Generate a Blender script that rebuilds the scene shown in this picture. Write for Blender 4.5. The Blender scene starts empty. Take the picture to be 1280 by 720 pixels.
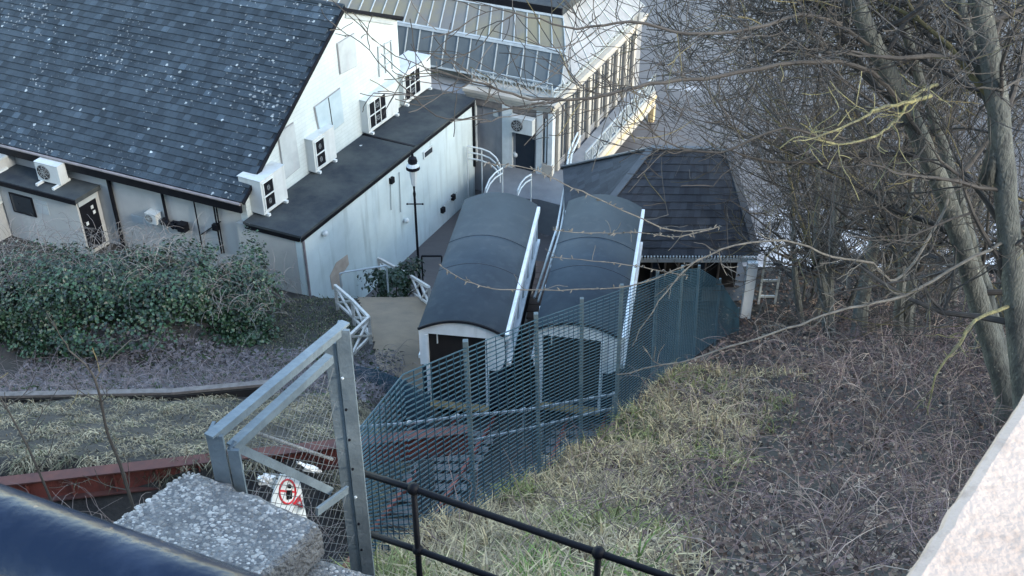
import bpy, math, random
import numpy as np
from mathutils import Vector, Matrix
random.seed(7)
R = math.radians
scene = bpy.context.scene
COL = scene.collection

# ------------------------------------------------------------------ camera, sky, sun, exposure
F, PITCH, CAMH = 1390.0, R(34.4), 24.0
cam_d = bpy.data.cameras.new('camera'); cam = bpy.data.objects.new('camera', cam_d); COL.objects.link(cam)
cam.location = (0, 0, CAMH); cam.rotation_euler = (math.pi/2 - PITCH, 0, 0)
cam_d.sensor_width = 36; cam_d.lens = F/1280*36; cam_d.clip_start = .02; cam_d.clip_end = 5000
cam_d.dof.use_dof = True; cam_d.dof.focus_distance = 20; cam_d.dof.aperture_fstop = 45
scene.camera = cam
world = bpy.data.worlds.new('World'); scene.world = world; world.use_nodes = True
wn = world.node_tree.nodes; wl = world.node_tree.links
bg = wn['Background']; sky = wn.new('ShaderNodeTexSky')
SUN_EL, SUN_AZ = R(24), R(128)          # azimuth clockwise from +Y: behind the camera, to the right
sky.sky_type = 'NISHITA'; sky.sun_disc = False; sky.sun_elevation = SUN_EL; sky.sun_rotation = SUN_AZ
sky.air_density = 1.1; sky.dust_density = .6; sky.ozone_density = .0
wl.new(sky.outputs[0], bg.inputs[0]); bg.inputs[1].default_value = .15
sd = bpy.data.lights.new('sun', 'SUN'); sd.energy = .8; sd.angle = R(12); sd.color = (1, .93, .82)
sun = bpy.data.objects.new('sun', sd); COL.objects.link(sun)
sv = Vector((math.sin(SUN_AZ)*math.cos(SUN_EL), math.cos(SUN_AZ)*math.cos(SUN_EL), math.sin(SUN_EL)))
sun.rotation_euler = sv.to_track_quat('Z', 'Y').to_euler(); sun.location = (20, -20, 50)
scene.view_settings.view_transform = 'Standard'; scene.view_settings.look = 'None'
scene.view_settings.gamma = 1; scene.view_settings.exposure = 2.35

# ------------------------------------------------------------------ measuring helpers (photo pixel -> point in the place)
FW = Vector((0, math.cos(PITCH), -math.sin(PITCH))); UP = Vector((0, math.sin(PITCH), math.cos(PITCH))); C0 = Vector((0, 0, CAMH))
def ray(x, y): return Vector(((x-640)/F, 0, 0)) - UP*((y-360)/F) + FW
def AT(x, y, z):
    r = ray(x, y); return C0 + r*((z-CAMH)/r.z)
def ATY(x, y, Y):
    r = ray(x, y); return C0 + r*(Y/r.y)
def ONPL(x, y, p0, d):
    n = Vector((-d[1], d[0], 0)); r = ray(x, y); return C0 + r*((Vector(p0)-C0).dot(n)/r.dot(n))

# ------------------------------------------------------------------ mesh builder and tagging
class MB:
    def __init__(s): s.v = []; s.f = []; s.t = []
    def add(s, vs, fs, tint=1.0):
        b = len(s.v); s.v += [tuple(p) for p in vs]
        s.f += [tuple(i+b for i in f) for f in fs]; s.t += [tint]*len(fs); return s
    def hexa(s, p, tint=1.0):   # 8 corners: bottom 4 ccw, top 4
        return s.add(p, [(3,2,1,0),(4,5,6,7),(0,1,5,4),(1,2,6,5),(2,3,7,6),(3,0,4,7)], tint)
    def box(s, c, sx, sy, sz, ax=(1,0,0), ay=None, az=(0,0,1), tint=1.0):
        c = Vector(c); ax = Vector(ax).normalized(); az = Vector(az).normalized()
        ay = Vector(ay).normalized() if ay else az.cross(ax).normalized()
        X, Y_, Z_ = ax*sx/2, ay*sy/2, az*sz/2
        return s.hexa([c-X-Y_-Z_, c+X-Y_-Z_, c+X+Y_-Z_, c-X+Y_-Z_, c-X-Y_+Z_, c+X-Y_+Z_, c+X+Y_+Z_, c-X+Y_+Z_], tint)
    def prism(s, poly, d, tint=1.0):  # polygon extruded by vector d
        n = len(poly); d = Vector(d); P = [Vector(p) for p in poly]
        return s.add(P+[p+d for p in P], [tuple(range(n))[::-1], tuple(range(n, 2*n))]+[(i,(i+1)%n,(i+1)%n+n,i+n) for i in range(n)], tint)
    def bar(s, a, b, w, h, up=(0,0,1), tint=1.0):
        a, b = Vector(a), Vector(b); d = (b-a); L = d.length; d.normalize()
        up = Vector(up); side = d.cross(up)
        if side.length < 1e-4: side = d.cross(Vector((1,0,0)))
        side.normalize(); u2 = side.cross(d)
        return s.box((a+b)/2, L, w, h, d, side, u2, tint)
    def tube(s, pts, rad, n=8, tint=1.0, cap=True):
        pts = [Vector(p) for p in pts]; m = len(pts)
        if not hasattr(rad, '__len__'): rad = [rad]*m
        vs = []; fs = []; ref = None
        for i, p in enumerate(pts):
            d = (pts[min(i+1, m-1)]-pts[max(i-1, 0)])
            if d.length < 1e-9: d = Vector((0,0,1))
            d.normalize()
            if ref is None: ref = Vector((0,0,1)) if abs(d.z) < .9 else Vector((1,0,0))
            a = d.cross(ref)
            if a.length < 1e-5: a = d.cross(Vector((1,.3,0)))
            a.normalize(); b = a.cross(d); ref = b
            b = d.cross(a)
            for k in range(n):
                t = 2*math.pi*k/n; vs.append(p+(a*math.cos(t)+b*math.sin(t))*rad[i])
        for i in range(m-1):
            for k in range(n):
                k2 = (k+1) % n; fs.append((i*n+k, i*n+k2, (i+1)*n+k2, (i+1)*n+k))
        if cap and n > 3: fs += [tuple(range(n))[::-1], tuple(range((m-1)*n, m*n))]
        return s.add(vs, fs, tint)
    def lathe(s, prof, c, n=16, tint=1.0, zs=1.0):
        c = Vector(c); vs = []; m = len(prof)
        for r, z in prof:
            for k in range(n): t = 2*math.pi*k/n; vs.append(c+Vector((r*math.cos(t), r*math.sin(t), z*zs)))
        fs = [(i*n+k, i*n+(k+1)%n, (i+1)*n+(k+1)%n, (i+1)*n+k) for i in range(m-1) for k in range(n)]
        fs += [tuple(range(n))[::-1], tuple(range((m-1)*n, m*n))]
        return s.add(vs, fs, tint)
    def ball(s, c, r, tint=1.0, n=8):
        return s.lathe([(max(.02*r, r*math.sin(math.pi*i/n)), -r*math.cos(math.pi*i/n)) for i in range(n+1)], c, 10, tint)
    def build(s, name, m, parent=None, world=True, smooth=False):
        me = bpy.data.meshes.new(name); vs = s.v
        if parent is not None and world:
            root = parent
            while root.parent: root = root.parent
            mi = (Matrix.Translation(root.location) @ root.rotation_euler.to_matrix().to_4x4()).inverted()
            A = np.array(vs, dtype=float); mm = np.array(mi); A = A @ mm[:3,:3].T + mm[:3,3]; vs = A.tolist()
        me.from_pydata(vs, [], s.f); me.update()
        if any(t != 1.0 for t in s.t):
            at = me.attributes.new('tint', 'FLOAT_COLOR', 'FACE')
            arr = np.ones((len(s.t), 4), dtype=np.float32)
            for i, t in enumerate(s.t):
                if hasattr(t, '__len__'): arr[i, :3] = t
                else: arr[i, :3] = t
            at.data.foreach_set('color', arr.ravel())
        if smooth: me.polygons.foreach_set('use_smooth', [True]*len(me.polygons))
        me.materials.append(m)
        o = bpy.data.objects.new(name, me); COL.objects.link(o)
        if parent is not None: o.parent = parent
        return o
def tag(o, label=None, cat=None, group=None, kind=None):
    if label: o['label'] = label
    if cat: o['category'] = cat
    if group: o['group'] = group
    if kind: o['kind'] = kind
    return o
def thing(name, label, cat, loc=(0,0,0), rz=0, group=None):
    o = bpy.data.objects.new(name, None); COL.objects.link(o); o.empty_display_size = .2
    o.location = loc; o.rotation_euler = (0, 0, rz); return tag(o, label, cat, group)
def dup(root, loc, rz, label):
    r = root.copy(); COL.objects.link(r); r.location = loc; r.rotation_euler = (0, 0, rz); r['label'] = label
    for ch in list(root.children):
        c = ch.copy(); COL.objects.link(c); c.parent = r
        for g_ in list(ch.children):
            d = g_.copy(); COL.objects.link(d); d.parent = c
    return r

# ------------------------------------------------------------------ materials
def mat(name, c1, c2=None, scale=4.0, rough=.75, metal=0.0, bump=0.0, bscale=None, tint=False, stretch=(1,1,1),
        spots=None, spot_scale=3.0, spot_size=.12, spec=.4, streak=None, lo=.35, hi=.65, spots2=False):
    m = bpy.data.materials.new(name); m.use_nodes = True; nt = m.node_tree; N = nt.nodes; L = nt.links
    b = N['Principled BSDF']; b.inputs['Roughness'].default_value = rough; b.inputs['Metallic'].default_value = metal
    b.inputs['Specular IOR Level'].default_value = spec
    geo = N.new('ShaderNodeNewGeometry'); mp = N.new('ShaderNodeMapping'); mp.inputs['Scale'].default_value = stretch
    L.new(geo.outputs['Position'], mp.inputs[0])
    c2 = c2 or tuple(x*.75 for x in c1)
    no = N.new('ShaderNodeTexNoise'); no.inputs['Scale'].default_value = scale; no.inputs['Detail'].default_value = 7; no.inputs['Roughness'].default_value = .62
    L.new(mp.outputs[0], no.inputs['Vector'])
    rp = N.new('ShaderNodeValToRGB'); rp.color_ramp.elements[0].position = lo; rp.color_ramp.elements[1].position = hi
    rp.color_ramp.elements[0].color = (*c1, 1); rp.color_ramp.elements[1].color = (*c2, 1)
    L.new(no.outputs['Fac'], rp.inputs[0]); out = rp.outputs[0]
    def mix(fac, a, col, mode='MIX'):
        mx = N.new('ShaderNodeMix'); mx.data_type = 'RGBA'; mx.blend_type = mode
        if hasattr(fac, 'links') or not isinstance(fac, float): L.new(fac, mx.inputs[0])
        else: mx.inputs[0].default_value = fac
        L.new(a, mx.inputs[6])
        if isinstance(col, tuple): mx.inputs[7].default_value = (*col, 1)
        else: L.new(col, mx.inputs[7])
        return mx.outputs[2]
    if streak:      # vertical weather streaks
        m2 = N.new('ShaderNodeMapping'); m2.inputs['Scale'].default_value = (2.2, 2.2, .18); L.new(geo.outputs['Position'], m2.inputs[0])
        n2 = N.new('ShaderNodeTexNoise'); n2.inputs['Scale'].default_value = 1.6; n2.inputs['Detail'].default_value = 8; L.new(m2.outputs[0], n2.inputs['Vector'])
        r2 = N.new('ShaderNodeValToRGB'); r2.color_ramp.elements[0].position = .54; r2.color_ramp.elements[1].position = .85
        L.new(n2.outputs['Fac'], r2.inputs[0]); out = mix(r2.outputs[0], out, streak)
    if spots:
        vo = N.new('ShaderNodeTexVoronoi'); vo.inputs['Scale'].default_value = spot_scale
        nz = N.new('ShaderNodeTexNoise'); nz.inputs['Scale'].default_value = spot_scale*6; L.new(geo.outputs['Position'], nz.inputs['Vector'])
        va = N.new('ShaderNodeVectorMath'); va.operation = 'MULTIPLY_ADD'; va.inputs[1].default_value = (.22/spot_scale,)*3; L.new(nz.outputs['Color'], va.inputs[0]); L.new(geo.outputs['Position'], va.inputs[2]); L.new(va.outputs[0], vo.inputs['Vector'])
        n3 = N.new('ShaderNodeTexNoise'); n3.inputs['Scale'].default_value = 1.1; L.new(geo.outputs['Position'], n3.inputs['Vector'])
        mu = N.new('ShaderNodeMath'); mu.operation = 'MULTIPLY'; mu.inputs[1].default_value = spot_size*2; L.new(n3.outputs['Fac'], mu.inputs[0])
        lt = N.new('ShaderNodeMath'); lt.operation = 'LESS_THAN'; L.new(vo.outputs['Distance'], lt.inputs[0]); L.new(mu.outputs[0], lt.inputs[1])
        out = mix(lt.outputs[0], out, spots)
        if spots2:
            v2 = N.new('ShaderNodeTexVoronoi'); v2.inputs['Scale'].default_value = spot_scale*3.2; L.new(va.outputs[0], v2.inputs['Vector'])
            n5 = N.new('ShaderNodeTexNoise'); n5.inputs['Scale'].default_value = .35; n5.inputs['Detail'].default_value = 4; L.new(geo.outputs['Position'], n5.inputs['Vector'])
            r5 = N.new('ShaderNodeMapRange'); r5.inputs[1].default_value = .38; r5.inputs[2].default_value = .72; r5.inputs[3].default_value = .03; r5.inputs[4].default_value = .33; L.new(n5.outputs['Fac'], r5.inputs[0])
            l2 = N.new('ShaderNodeMath'); l2.operation = 'LESS_THAN'; L.new(v2.outputs['Distance'], l2.inputs[0]); L.new(r5.outputs[0], l2.inputs[1])
            out = mix(l2.outputs[0], out, (.19,.215,.225))
    if tint:
        at = N.new('ShaderNodeAttribute'); at.attribute_name = 'tint'; out = mix(1.0, out, at.outputs['Color'], 'MULTIPLY')
    L.new(out, b.inputs['Base Color'])
    if bump:
        n4 = N.new('ShaderNodeTexNoise'); n4.inputs['Scale'].default_value = bscale or scale*4; n4.inputs['Detail'].default_value = 8
        L.new(mp.outputs[0], n4.inputs['Vector'])
        bp = N.new('ShaderNodeBump'); bp.inputs['Strength'].default_value = bump; bp.inputs['Distance'].default_value = .05
        L.new(n4.outputs['Fac'], bp.inputs['Height']); L.new(bp.outputs[0], b.inputs['Normal'])
    return m
def mat_courses(name, c1, c2, mortar, direction, bw, bh, rough=.8, bump=.6, offset=.5, msize=.012, streak=None, spots=None):
    m = mat(name, c1, c2, 1.2, rough, streak=streak, spots=spots, spot_scale=1.6, spot_size=.05); nt = m.node_tree; N = nt.nodes; L = nt.links; b = N['Principled BSDF']
    geo = N.new('ShaderNodeNewGeometry'); dt = N.new('ShaderNodeVectorMath'); dt.operation = 'DOT_PRODUCT'; dt.inputs[1].default_value = (*direction[:2], 0)
    L.new(geo.outputs['Position'], dt.inputs[0]); sx = N.new('ShaderNodeSeparateXYZ'); L.new(geo.outputs['Position'], sx.inputs[0])
    cb = N.new('ShaderNodeCombineXYZ'); L.new(dt.outputs['Value'], cb.inputs[0]); L.new(sx.outputs[2], cb.inputs[1])
    br = N.new('ShaderNodeTexBrick'); br.inputs['Scale'].default_value = 1; br.inputs['Brick Width'].default_value = bw; br.inputs['Row Height'].default_value = bh
    br.inputs['Mortar Size'].default_value = msize; br.inputs['Mortar Smooth'].default_value = .3; br.offset = offset
    br.inputs['Color1'].default_value = (1,1,1,1); br.inputs['Color2'].default_value = (.96,.96,.96,1); br.inputs['Mortar'].default_value = (*mortar,1)
    L.new(cb.outputs[0], br.inputs['Vector'])
    src = b.inputs['Base Color'].links[0].from_socket
    mx = N.new('ShaderNodeMix'); mx.data_type = 'RGBA'; mx.blend_type = 'MULTIPLY'; mx.inputs[0].default_value = 1
    L.new(src, mx.inputs[6]); L.new(br.outputs['Color'], mx.inputs[7]); L.new(mx.outputs[2], b.inputs['Base Color'])
    bp = N.new('ShaderNodeBump'); bp.invert = True; bp.inputs['Strength'].default_value = bump; bp.inputs['Distance'].default_value = .02
    L.new(br.outputs['Fac'], bp.inputs['Height']); L.new(bp.outputs[0], b.inputs['Normal'])
    return m
UD = Vector((math.cos(R(24)), -math.sin(R(24)), 0)); VD = Vector((math.sin(R(27)), math.cos(R(27)), 0))
UB = Vector((math.cos(R(25)), -math.sin(R(25)), 0)); VB = Vector((math.sin(R(25)), math.cos(R(25)), 0))
m_ground = mat('soil', (.055,.05,.042), (.03,.028,.026), 1.5, .95, bump=.8, bscale=9)
m_pave = mat('tarmac', (.13,.13,.135), (.08,.085,.09), 1.4, .85, bump=.15, bscale=40)
m_path = mat('sandy_path', (.28,.215,.145), (.20,.16,.115), .9, .9, bump=.25, bscale=30)
m_white = mat('white_render', (.50,.60,.61), (.41,.50,.515), .55, .8, streak=(.27,.33,.33), bump=.12, bscale=25)
m_whitebrick = mat_courses('white_painted_brick', (.47,.54,.54), (.41,.475,.48), (.84,.86,.86), VD, .45, .16, bump=.25)
m_cream = mat('cream_render', (.40,.415,.395), (.33,.345,.335), .6, .85, streak=(.34,.335,.33), bump=.15, bscale=22)
m_trim = mat('white_gloss_paint', (.55,.60,.60), (.47,.52,.52), 3, .5, streak=(.36,.38,.36))
m_flat = mat('roof_felt', (.026,.034,.042), (.06,.07,.07), .8, .9, spec=.2, bump=.2, bscale=30, spots=(.42,.44,.45), spot_scale=1.1, spot_size=.05)
m_tile = mat('roof_tile', (.040,.058,.074), (.027,.041,.054), .7, .85, tint=True, bump=.5, bscale=35, spots=(.30,.345,.355), spot_scale=1.7, spot_size=.088, spec=.2, spots2=True)
m_slate = mat('slate', (.052,.058,.066), (.036,.041,.048), 1.4, .8, spec=.2, tint=True, bump=.25, bscale=30)
m_bitumen = mat('grey_roof_sheet', (.043,.062,.078), (.031,.046,.060), .8, .75, spec=.25, bump=.12, bscale=4, spots=(.12,.13,.12), spot_scale=2.0, spot_size=.025, streak=(.058,.076,.088))
m_black = mat('black_paint', (.006,.007,.010), (.010,.011,.014), 4, .5, spec=.12)
m_bar = mat('grey_white_bar', (.36,.41,.42), (.27,.31,.32), 3, .6)
m_dark = mat('dark_shade', (.012,.012,.014), (.02,.018,.017), 3, .8)  # near-black colour stands in for shade: car and shed inside, under the coping
m_navy = mat('dark_blue_paint', (.014,.022,.034), (.02,.028,.038), 2, .6, spec=.2)
m_carwhite = mat('white_carriage_paint', (.80,.86,.87), (.68,.74,.75), 2.5, .45, streak=(.5,.54,.54))
m_glass = mat('dark_glass', (.02,.028,.035), (.03,.035,.04), 2, .12, spec=.7)
m_ac = mat('cream_metal_casing', (.50,.545,.54), (.44,.48,.48), 2, .55, streak=(.34,.36,.35))
m_galv = mat('galvanised_steel', (.20,.245,.265), (.13,.165,.185), 9, .6, .2, bump=.15, bscale=60, streak=(.12,.135,.14))
m_wire = mat('grey_wire', (.30,.32,.33), (.2,.21,.22), 12, .5, .4)
m_teal = mat('teal_mesh_paint', (.026,.071,.104), (.018,.052,.077), 1, .6, spec=.25)
m_tealpost = mat('grey_green_post', (.11,.15,.165), (.07,.10,.115), 4, .6, spec=.25)
m_rust = mat('red_oxide_steel', (.30,.085,.06), (.19,.06,.045), 3, .8, bump=.2, bscale=30, streak=(.08,.04,.035))
m_conc = mat('aggregate_concrete', (.25,.25,.24), (.14,.14,.14), 14, .9, bump=.9, bscale=60)
m_pebble = mat('pebble', (.33,.315,.285), (.23,.22,.20), 20, .75, tint=True)
m_cap = mat('pale_concrete', (.52,.41,.33), (.36,.27,.21), 60, .95, bump=.22, bscale=160, spec=.05, streak=(.30,.24,.20), lo=.5, hi=.78)
m_wood = mat('whitened_timber', (.60,.58,.52), (.44,.42,.38), 6, .8, stretch=(1,1,3))
m_oldwood = mat('weathered_board', (.20,.18,.165), (.12,.11,.10), 5, .85)
m_board = mat('grey_board', (.36,.41,.42), (.29,.33,.34), 1.6, .7, streak=(.34,.35,.36))
m_bluepanel = mat('pale_blue_door', (.36,.46,.50), (.30,.39,.43), 1.6, .6)
m_gutter = mat('pinkish_gutter', (.22,.20,.205), (.15,.14,.145), 3, .6)
m_roofglass = mat('cloudy_roof_glass', (.12,.145,.155), (.085,.105,.115), .7, .4, spec=.3)
m_roofgold = mat('mossy_roof_glass', (.19,.18,.125), (.145,.15,.145), .35, .7, lo=.40, hi=.58, spec=.15)
m_paleroof = mat('pale_lead_roof', (.26,.275,.285), (.18,.195,.205), .9, .75, spec=.15, streak=(.26,.27,.27))
m_stone = mat('cream_stucco', (.42,.40,.34), (.33,.315,.28), 1.2, .8, streak=(.33,.32,.30))
m_greywall = mat('grey_wall_panel', (.25,.26,.27), (.19,.20,.21), 1.0, .8, streak=(.13,.135,.14))
m_red = mat('red_paint', (.62,.03,.05), (.5,.03,.04), 5, .5)
m_plastic = mat('white_plastic_sheet', (.82,.83,.82), (.6,.63,.64), 9, .4, bump=.4, bscale=20)
m_ivy = mat('ivy_leaf', (.014,.038,.019), (.024,.055,.027), 1.0, .38, tint=True, spec=.5)
m_moss = mat('moss_leaf', (.145,.16,.11), (.09,.105,.07), 1.0, .6, tint=True)
m_grass = mat('grass_blade', (1,1,1), (.8,.8,.8), 2, .75, tint=True)
m_litter = mat('leaf_litter_leaf', (1,1,1), (.75,.75,.75), 2, .85, tint=True)
m_stem = mat('bramble_cane', (1,1,1), (.7,.7,.7), 3, .8, tint=True)
m_bark = mat('grey_bark', (.15,.16,.14), (.07,.075,.07), 5, .9, bump=.8, bscale=30, stretch=(1,1,.4), spots=(.24,.24,.2), spot_scale=7, spot_size=.1)
m_twig = mat('twig_bark', (.070,.064,.056), (.04,.037,.034), 3, .85, tint=True)
m_pale = mat('pale_twig', (.17,.16,.135), (.09,.085,.075), 8, .9)
m_lichen = mat('lichen_bark', (.27,.25,.11), (.10,.098,.07), 7, .9, bump=.5, bscale=40)
m_seam = mat('brown_timber_deck', (.13,.085,.065), (.08,.055,.045), 3, .85)

# ------------------------------------------------------------------ ground
def interp(P, y):
    if y <= P[0][0]: return P[0][1]
    for (a, za), (b, zb) in zip(P, P[1:]):
        if y <= b: return za+(zb-za)*(y-a)/(b-a)
    return P[-1][1]
PR = [(1.0,22.3),(1.35,19.6),(3.5,19.25),(5,18.2),(9,14.7),(13,12.1),(18,9.4),(22,6.6),(25,4.9),(29,2.2),(31.5,.9),(35,.2),(46,-.5),(60,-.6)]
PL_ = [(1.0,22.3),(1.35,19.6),(3.5,18.3),(5,16.5),(9,10.9),(14.9,7.6),(16.1,8.9),(22,5.5),(25,3.5),(27,2.5),(33,.7),(34.5,.05),(46,-.5),(60,-.6)]
PC = [(1.0,22.3),(1.35,19.6),(3.5,18.0),(5,15.8),(9,11.3),(15,7.0),(22,3.3),(25,2.3),(31,1.2),(34,.3),(46,-.5),(60,-.6)]
FX = [(5,-1.0),(7,-.88),(9,-.45),(11,.3),(13,1.02),(14.5,1.75),(17,2.7),(19.5,3.6),(22,4.45),(25,5.65),(29,7.25),(40,11)]
def sm(a, b, x):
    t = min(1, max(0, (x-a)/(b-a))); return t*t*(3-2*t)
def hump(x, y):    # ivy bank left of the path
    return 1.6*sm(-8.5, -12, x)*sm(26, 30, y)*(1-sm(32.5, 34.5, y))
def ground_z(x, y):
    fx = interp(FX, y); r, l, c = interp(PR, y), interp(PL_, y), interp(PC, y)
    a = sm(-4.2, -2.6, x); z = l*(1-a)+c*a
    b = sm(fx-.9, fx+.1, x); z = z*(1-b)+r*b
    z += hump(x, y)
    if y > 3: z += .10*math.sin(x*1.7+y*.9)*math.sin(y*1.3-x*.4)*sm(32, 26, y)
    z += sm(9, 24, x)*sm(5, 14, y)*1.2*sm(34, 26, y)
    z -= 3.2*sm(33.9, 37.6, y)*sm(-7.7, -7.2, x)*(1-sm(3.0, 3.4, x))
    edge = 42 if x > 3.2 else (47.5 if x > -9 else 60)
    if x > 9: edge = 36.5
    z -= 2.6*sm(edge, edge+.6, y)
    return z
def GROUND(px, py):
    r = ray(px, py); t = 3.0
    while t < 90:
        p = C0+r*t
        if p.z < ground_z(p.x, p.y): return p
        t += .04
    return C0+r*90
xs = list(np.arange(-45, -14, 1.0))+list(np.arange(-14, 14, .33))+list(np.arange(14, 46, 1.0))
ys = [-12,-6,-2,0,.6,.9]+list(np.arange(1.0, 1.5, .12))+list(np.arange(1.7, 38, .33))+list(np.arange(38, 62, .6))
mb = MB(); nx = len(xs)
mb.add([(x, y, ground_z(x, y)) for y in ys for x in xs], [(j*nx+i, j*nx+i+1, (j+1)*nx+i+1, (j+1)*nx+i) for j in range(len(ys)-1) for i in range(nx-1)])
g_obj = tag(mb.build('ground', m_ground, smooth=True), kind='structure')
# tarmac promenade sheet, just above the soil
mb = MB(); pv = {}
def drape(poly_fn, x0, x1, y0, y1, st, name, m, dz):
    mb = MB(); idx = {}
    nxs = int((x1-x0)/st); nys = int((y1-y0)/st)
    def vid(i, j):
        if (i, j) not in idx:
            x, y = x0+i*st, y0+j*st; idx[i, j] = len(mb.v); mb.v.append((x, y, ground_z(x, y)+dz))
        return idx[i, j]
    for i in range(nxs):
        for j in range(nys):
            if poly_fn(x0+(i+.5)*st, y0+(j+.5)*st):
                mb.f.append((vid(i, j), vid(i+1, j), vid(i+1, j+1), vid(i, j+1))); mb.t.append(1.0)
    return tag(mb.build(name, m, smooth=True), kind='structure')
drape(lambda x, y: True, -7.6, 3.0, 35.2, 47.4, .4, 'pavement', m_pave, .03)
drape(lambda x, y: True, 3.0, 9.0, 33.5, 41.9, .4, 'station_pavement', m_pave, .03)
pp = [GROUND(*q) for q in [(437,372),(452,362),(500,356),(534,384),(530,500),(500,474),(470,462),(468,430),(455,398)]]
def inpoly(x, y, P=pp):
    c = False; n = len(P)
    for i in range(n):
        a, b = P[i], P[(i+1) % n]
        if (a.y > y) != (b.y > y) and x < (b.x-a.x)*(y-a.y)/(b.y-a.y)+a.x: c = not c
    return c
drape(inpoly, -9, 2, 22, 38, .1, 'path', m_path, .05)
tp_ = [AT(*q, -.5) for q in [(628,210),(660,204),(740,204),(745,250),(703,257),(672,249),(640,247),(604,242),(609,228),(617,217)]]
mb = MB(); mb.prism([p-Vector((0,0,3)) for p in tp_], (0,0,3)); tag(mb.build('terrace_pavement', mat('terrace_paving', (.16,.175,.185), (.12,.13,.14), 1.2, .85)), kind='structure')
# sea
m_sea = mat('sea_water', (.078,.074,.076), (.105,.098,.096), .08, .45, bump=.35, bscale=1.6, stretch=(1,2.2,1), spec=.13)
nt = m_sea.node_tree
vo = nt.nodes.new('ShaderNodeTexNoise'); vo.inputs['Scale'].default_value = .35; vo.inputs['Detail'].default_value = 10; vo.inputs['Roughness'].default_value = .7
gq = nt.nodes.new('ShaderNodeNewGeometry'); mq = nt.nodes.new('ShaderNodeMapping'); mq.inputs['Scale'].default_value = (.6,1.0,1); nt.links.new(gq.outputs['Position'], mq.inputs[0]); nt.links.new(mq.outputs[0], vo.inputs['Vector'])
rq = nt.nodes.new('ShaderNodeValToRGB'); rq.color_ramp.elements[0].position = .63; rq.color_ramp.elements[1].position = .82
nt.links.new(vo.outputs['Fac'], rq.inputs[0])
sxx = nt.nodes.new('ShaderNodeSeparateXYZ'); nt.links.new(gq.outputs['Position'], sxx.inputs[0])
m1_ = nt.nodes.new('ShaderNodeMapRange'); nt.links.new(sxx.outputs[1], m1_.inputs[0]); m1_.inputs[1].default_value = 47; m1_.inputs[2].default_value = 40
m2_ = nt.nodes.new('ShaderNodeMapRange'); nt.links.new(sxx.outputs[0], m2_.inputs[0]); m2_.inputs[1].default_value = 9.5; m2_.inputs[2].default_value = 12
m3_ = nt.nodes.new('ShaderNodeMath'); m3_.operation = 'MULTIPLY'; nt.links.new(m1_.outputs[0], m3_.inputs[0]); nt.links.new(m2_.outputs[0], m3_.inputs[1])
m4_ = nt.nodes.new('ShaderNodeMath'); m4_.operation = 'MULTIPLY_ADD'; nt.links.new(m3_.outputs[0], m4_.inputs[0]); m4_.inputs[1].default_value = .27; nt.links.new(vo.outputs['Fac'], m4_.inputs[2]); nt.links.new(m4_.outputs[0], rq.inputs[0])
xq = nt.nodes.new('ShaderNodeMix'); xq.data_type = 'RGBA'; nt.links.new(rq.outputs[0], xq.inputs[0])
bs = nt.nodes['Principled BSDF']; nt.links.new(bs.inputs['Base Color'].links[0].from_socket, xq.inputs[6]); xq.inputs[7].default_value = (.62,.64,.66,1); nt.links.new(xq.outputs[2], bs.inputs['Base Color'])
mb = MB(); mb.add([(-900,36.6,-2.2),(900,36.6,-2.2),(900,3000,-2.2),(-900,3000,-2.2)], [(0,1,2,3)])
tag(mb.build('sea', m_sea), kind='structure')

# ------------------------------------------------------------------ hall with tiled roof and flat-roofed wing
K = AT(385, 372, 0); G = AT(308, 272, 2.85); G0 = Vector((G.x, G.y, 0))
hall = thing('hall_building', 'long hall with dark tiled roof, white gable wall and flat roofed white wing', 'building', (K.x-6, K.y+3, 0))
Zv = Vector((0, 0, 1))
def gp(s, z, out=0.0): return G0 + VD*s + Zv*z + UD*out
prof = [(.1,-.3),(.1,3.62),(7.05,8.45),(11.0,6.75),(11.0,-.3)]
mb = MB(); mb.prism([gp(s, z, -.02) for s, z in prof][::-1], -UD*.3); mb.build('gable_wall', m_whitebrick, hall)
mb = MB(); a = gp(.1, -.3, -.33); mb.hexa([a-UD*20, a, a+VD*.3, a+VD*.3-UD*20, a-UD*20+Zv*3.9, a+Zv*3.9, a+VD*.3+Zv*3.9, a+VD*.3-UD*20+Zv*3.9]); mb.build('front_wall', m_cream, hall)
# roof: every tile course modelled, tiles of slightly different tone and lift
mb = MB(); e0, e1 = gp(-.25, 3.66, .12), gp(7.05, 8.62, .12); sl = (e1-e0); Ls = sl.length; sl.normalize(); nrm = UD.cross(sl).normalized()
if nrm.z < 0: nrm = -nrm
mb.hexa([e0-UD*20-nrm*.1, e0-nrm*.1, e1-nrm*.1, e1-UD*20-nrm*.1, e0-UD*20-nrm*.02, e0-nrm*.02, e1-nrm*.02, e1-UD*20-nrm*.02], .6)
rng = random.Random(3); ch, tw = .30, .31; nc = int(Ls/ch)
for c in range(nc+1):
    for k in range(int(20/tw)):
        o = -UD*(k*tw+(.155 if c % 2 else 0)+.0); p = e0+sl*(c*ch-.02)+o+UD*0
        t = rng.uniform(.7, 1.25)*(1.5 if rng.random() < .06 else 1); lift = rng.uniform(0, .014); w = tw-.008
        if c > nc-3: t *= 1.45
        L2 = min(ch+.06, Ls-c*ch+.04)
        q = [p-UD*w, p, p+sl*L2, p+sl*L2-UD*w]
        lo = [.0, .0, -.012, -.012]; hi = [.046+lift, .046+lift+rng.uniform(-.006,.006), .006, .006]
        mb.hexa([v+nrm*l for v, l in zip(q, lo)]+[v+nrm*h for v, h in zip(q, hi)], t)
tr = mb.build('tiled_roof', m_tile, hall)
mb = MB()
pr_ = [e1+nrm*.02]
mb.tube([e1+Zv*.03+UD*.02, e1+Zv*.03-UD*20], .11, 8, .9); mb.build('ridge_tiles', m_tile, tr)
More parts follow.
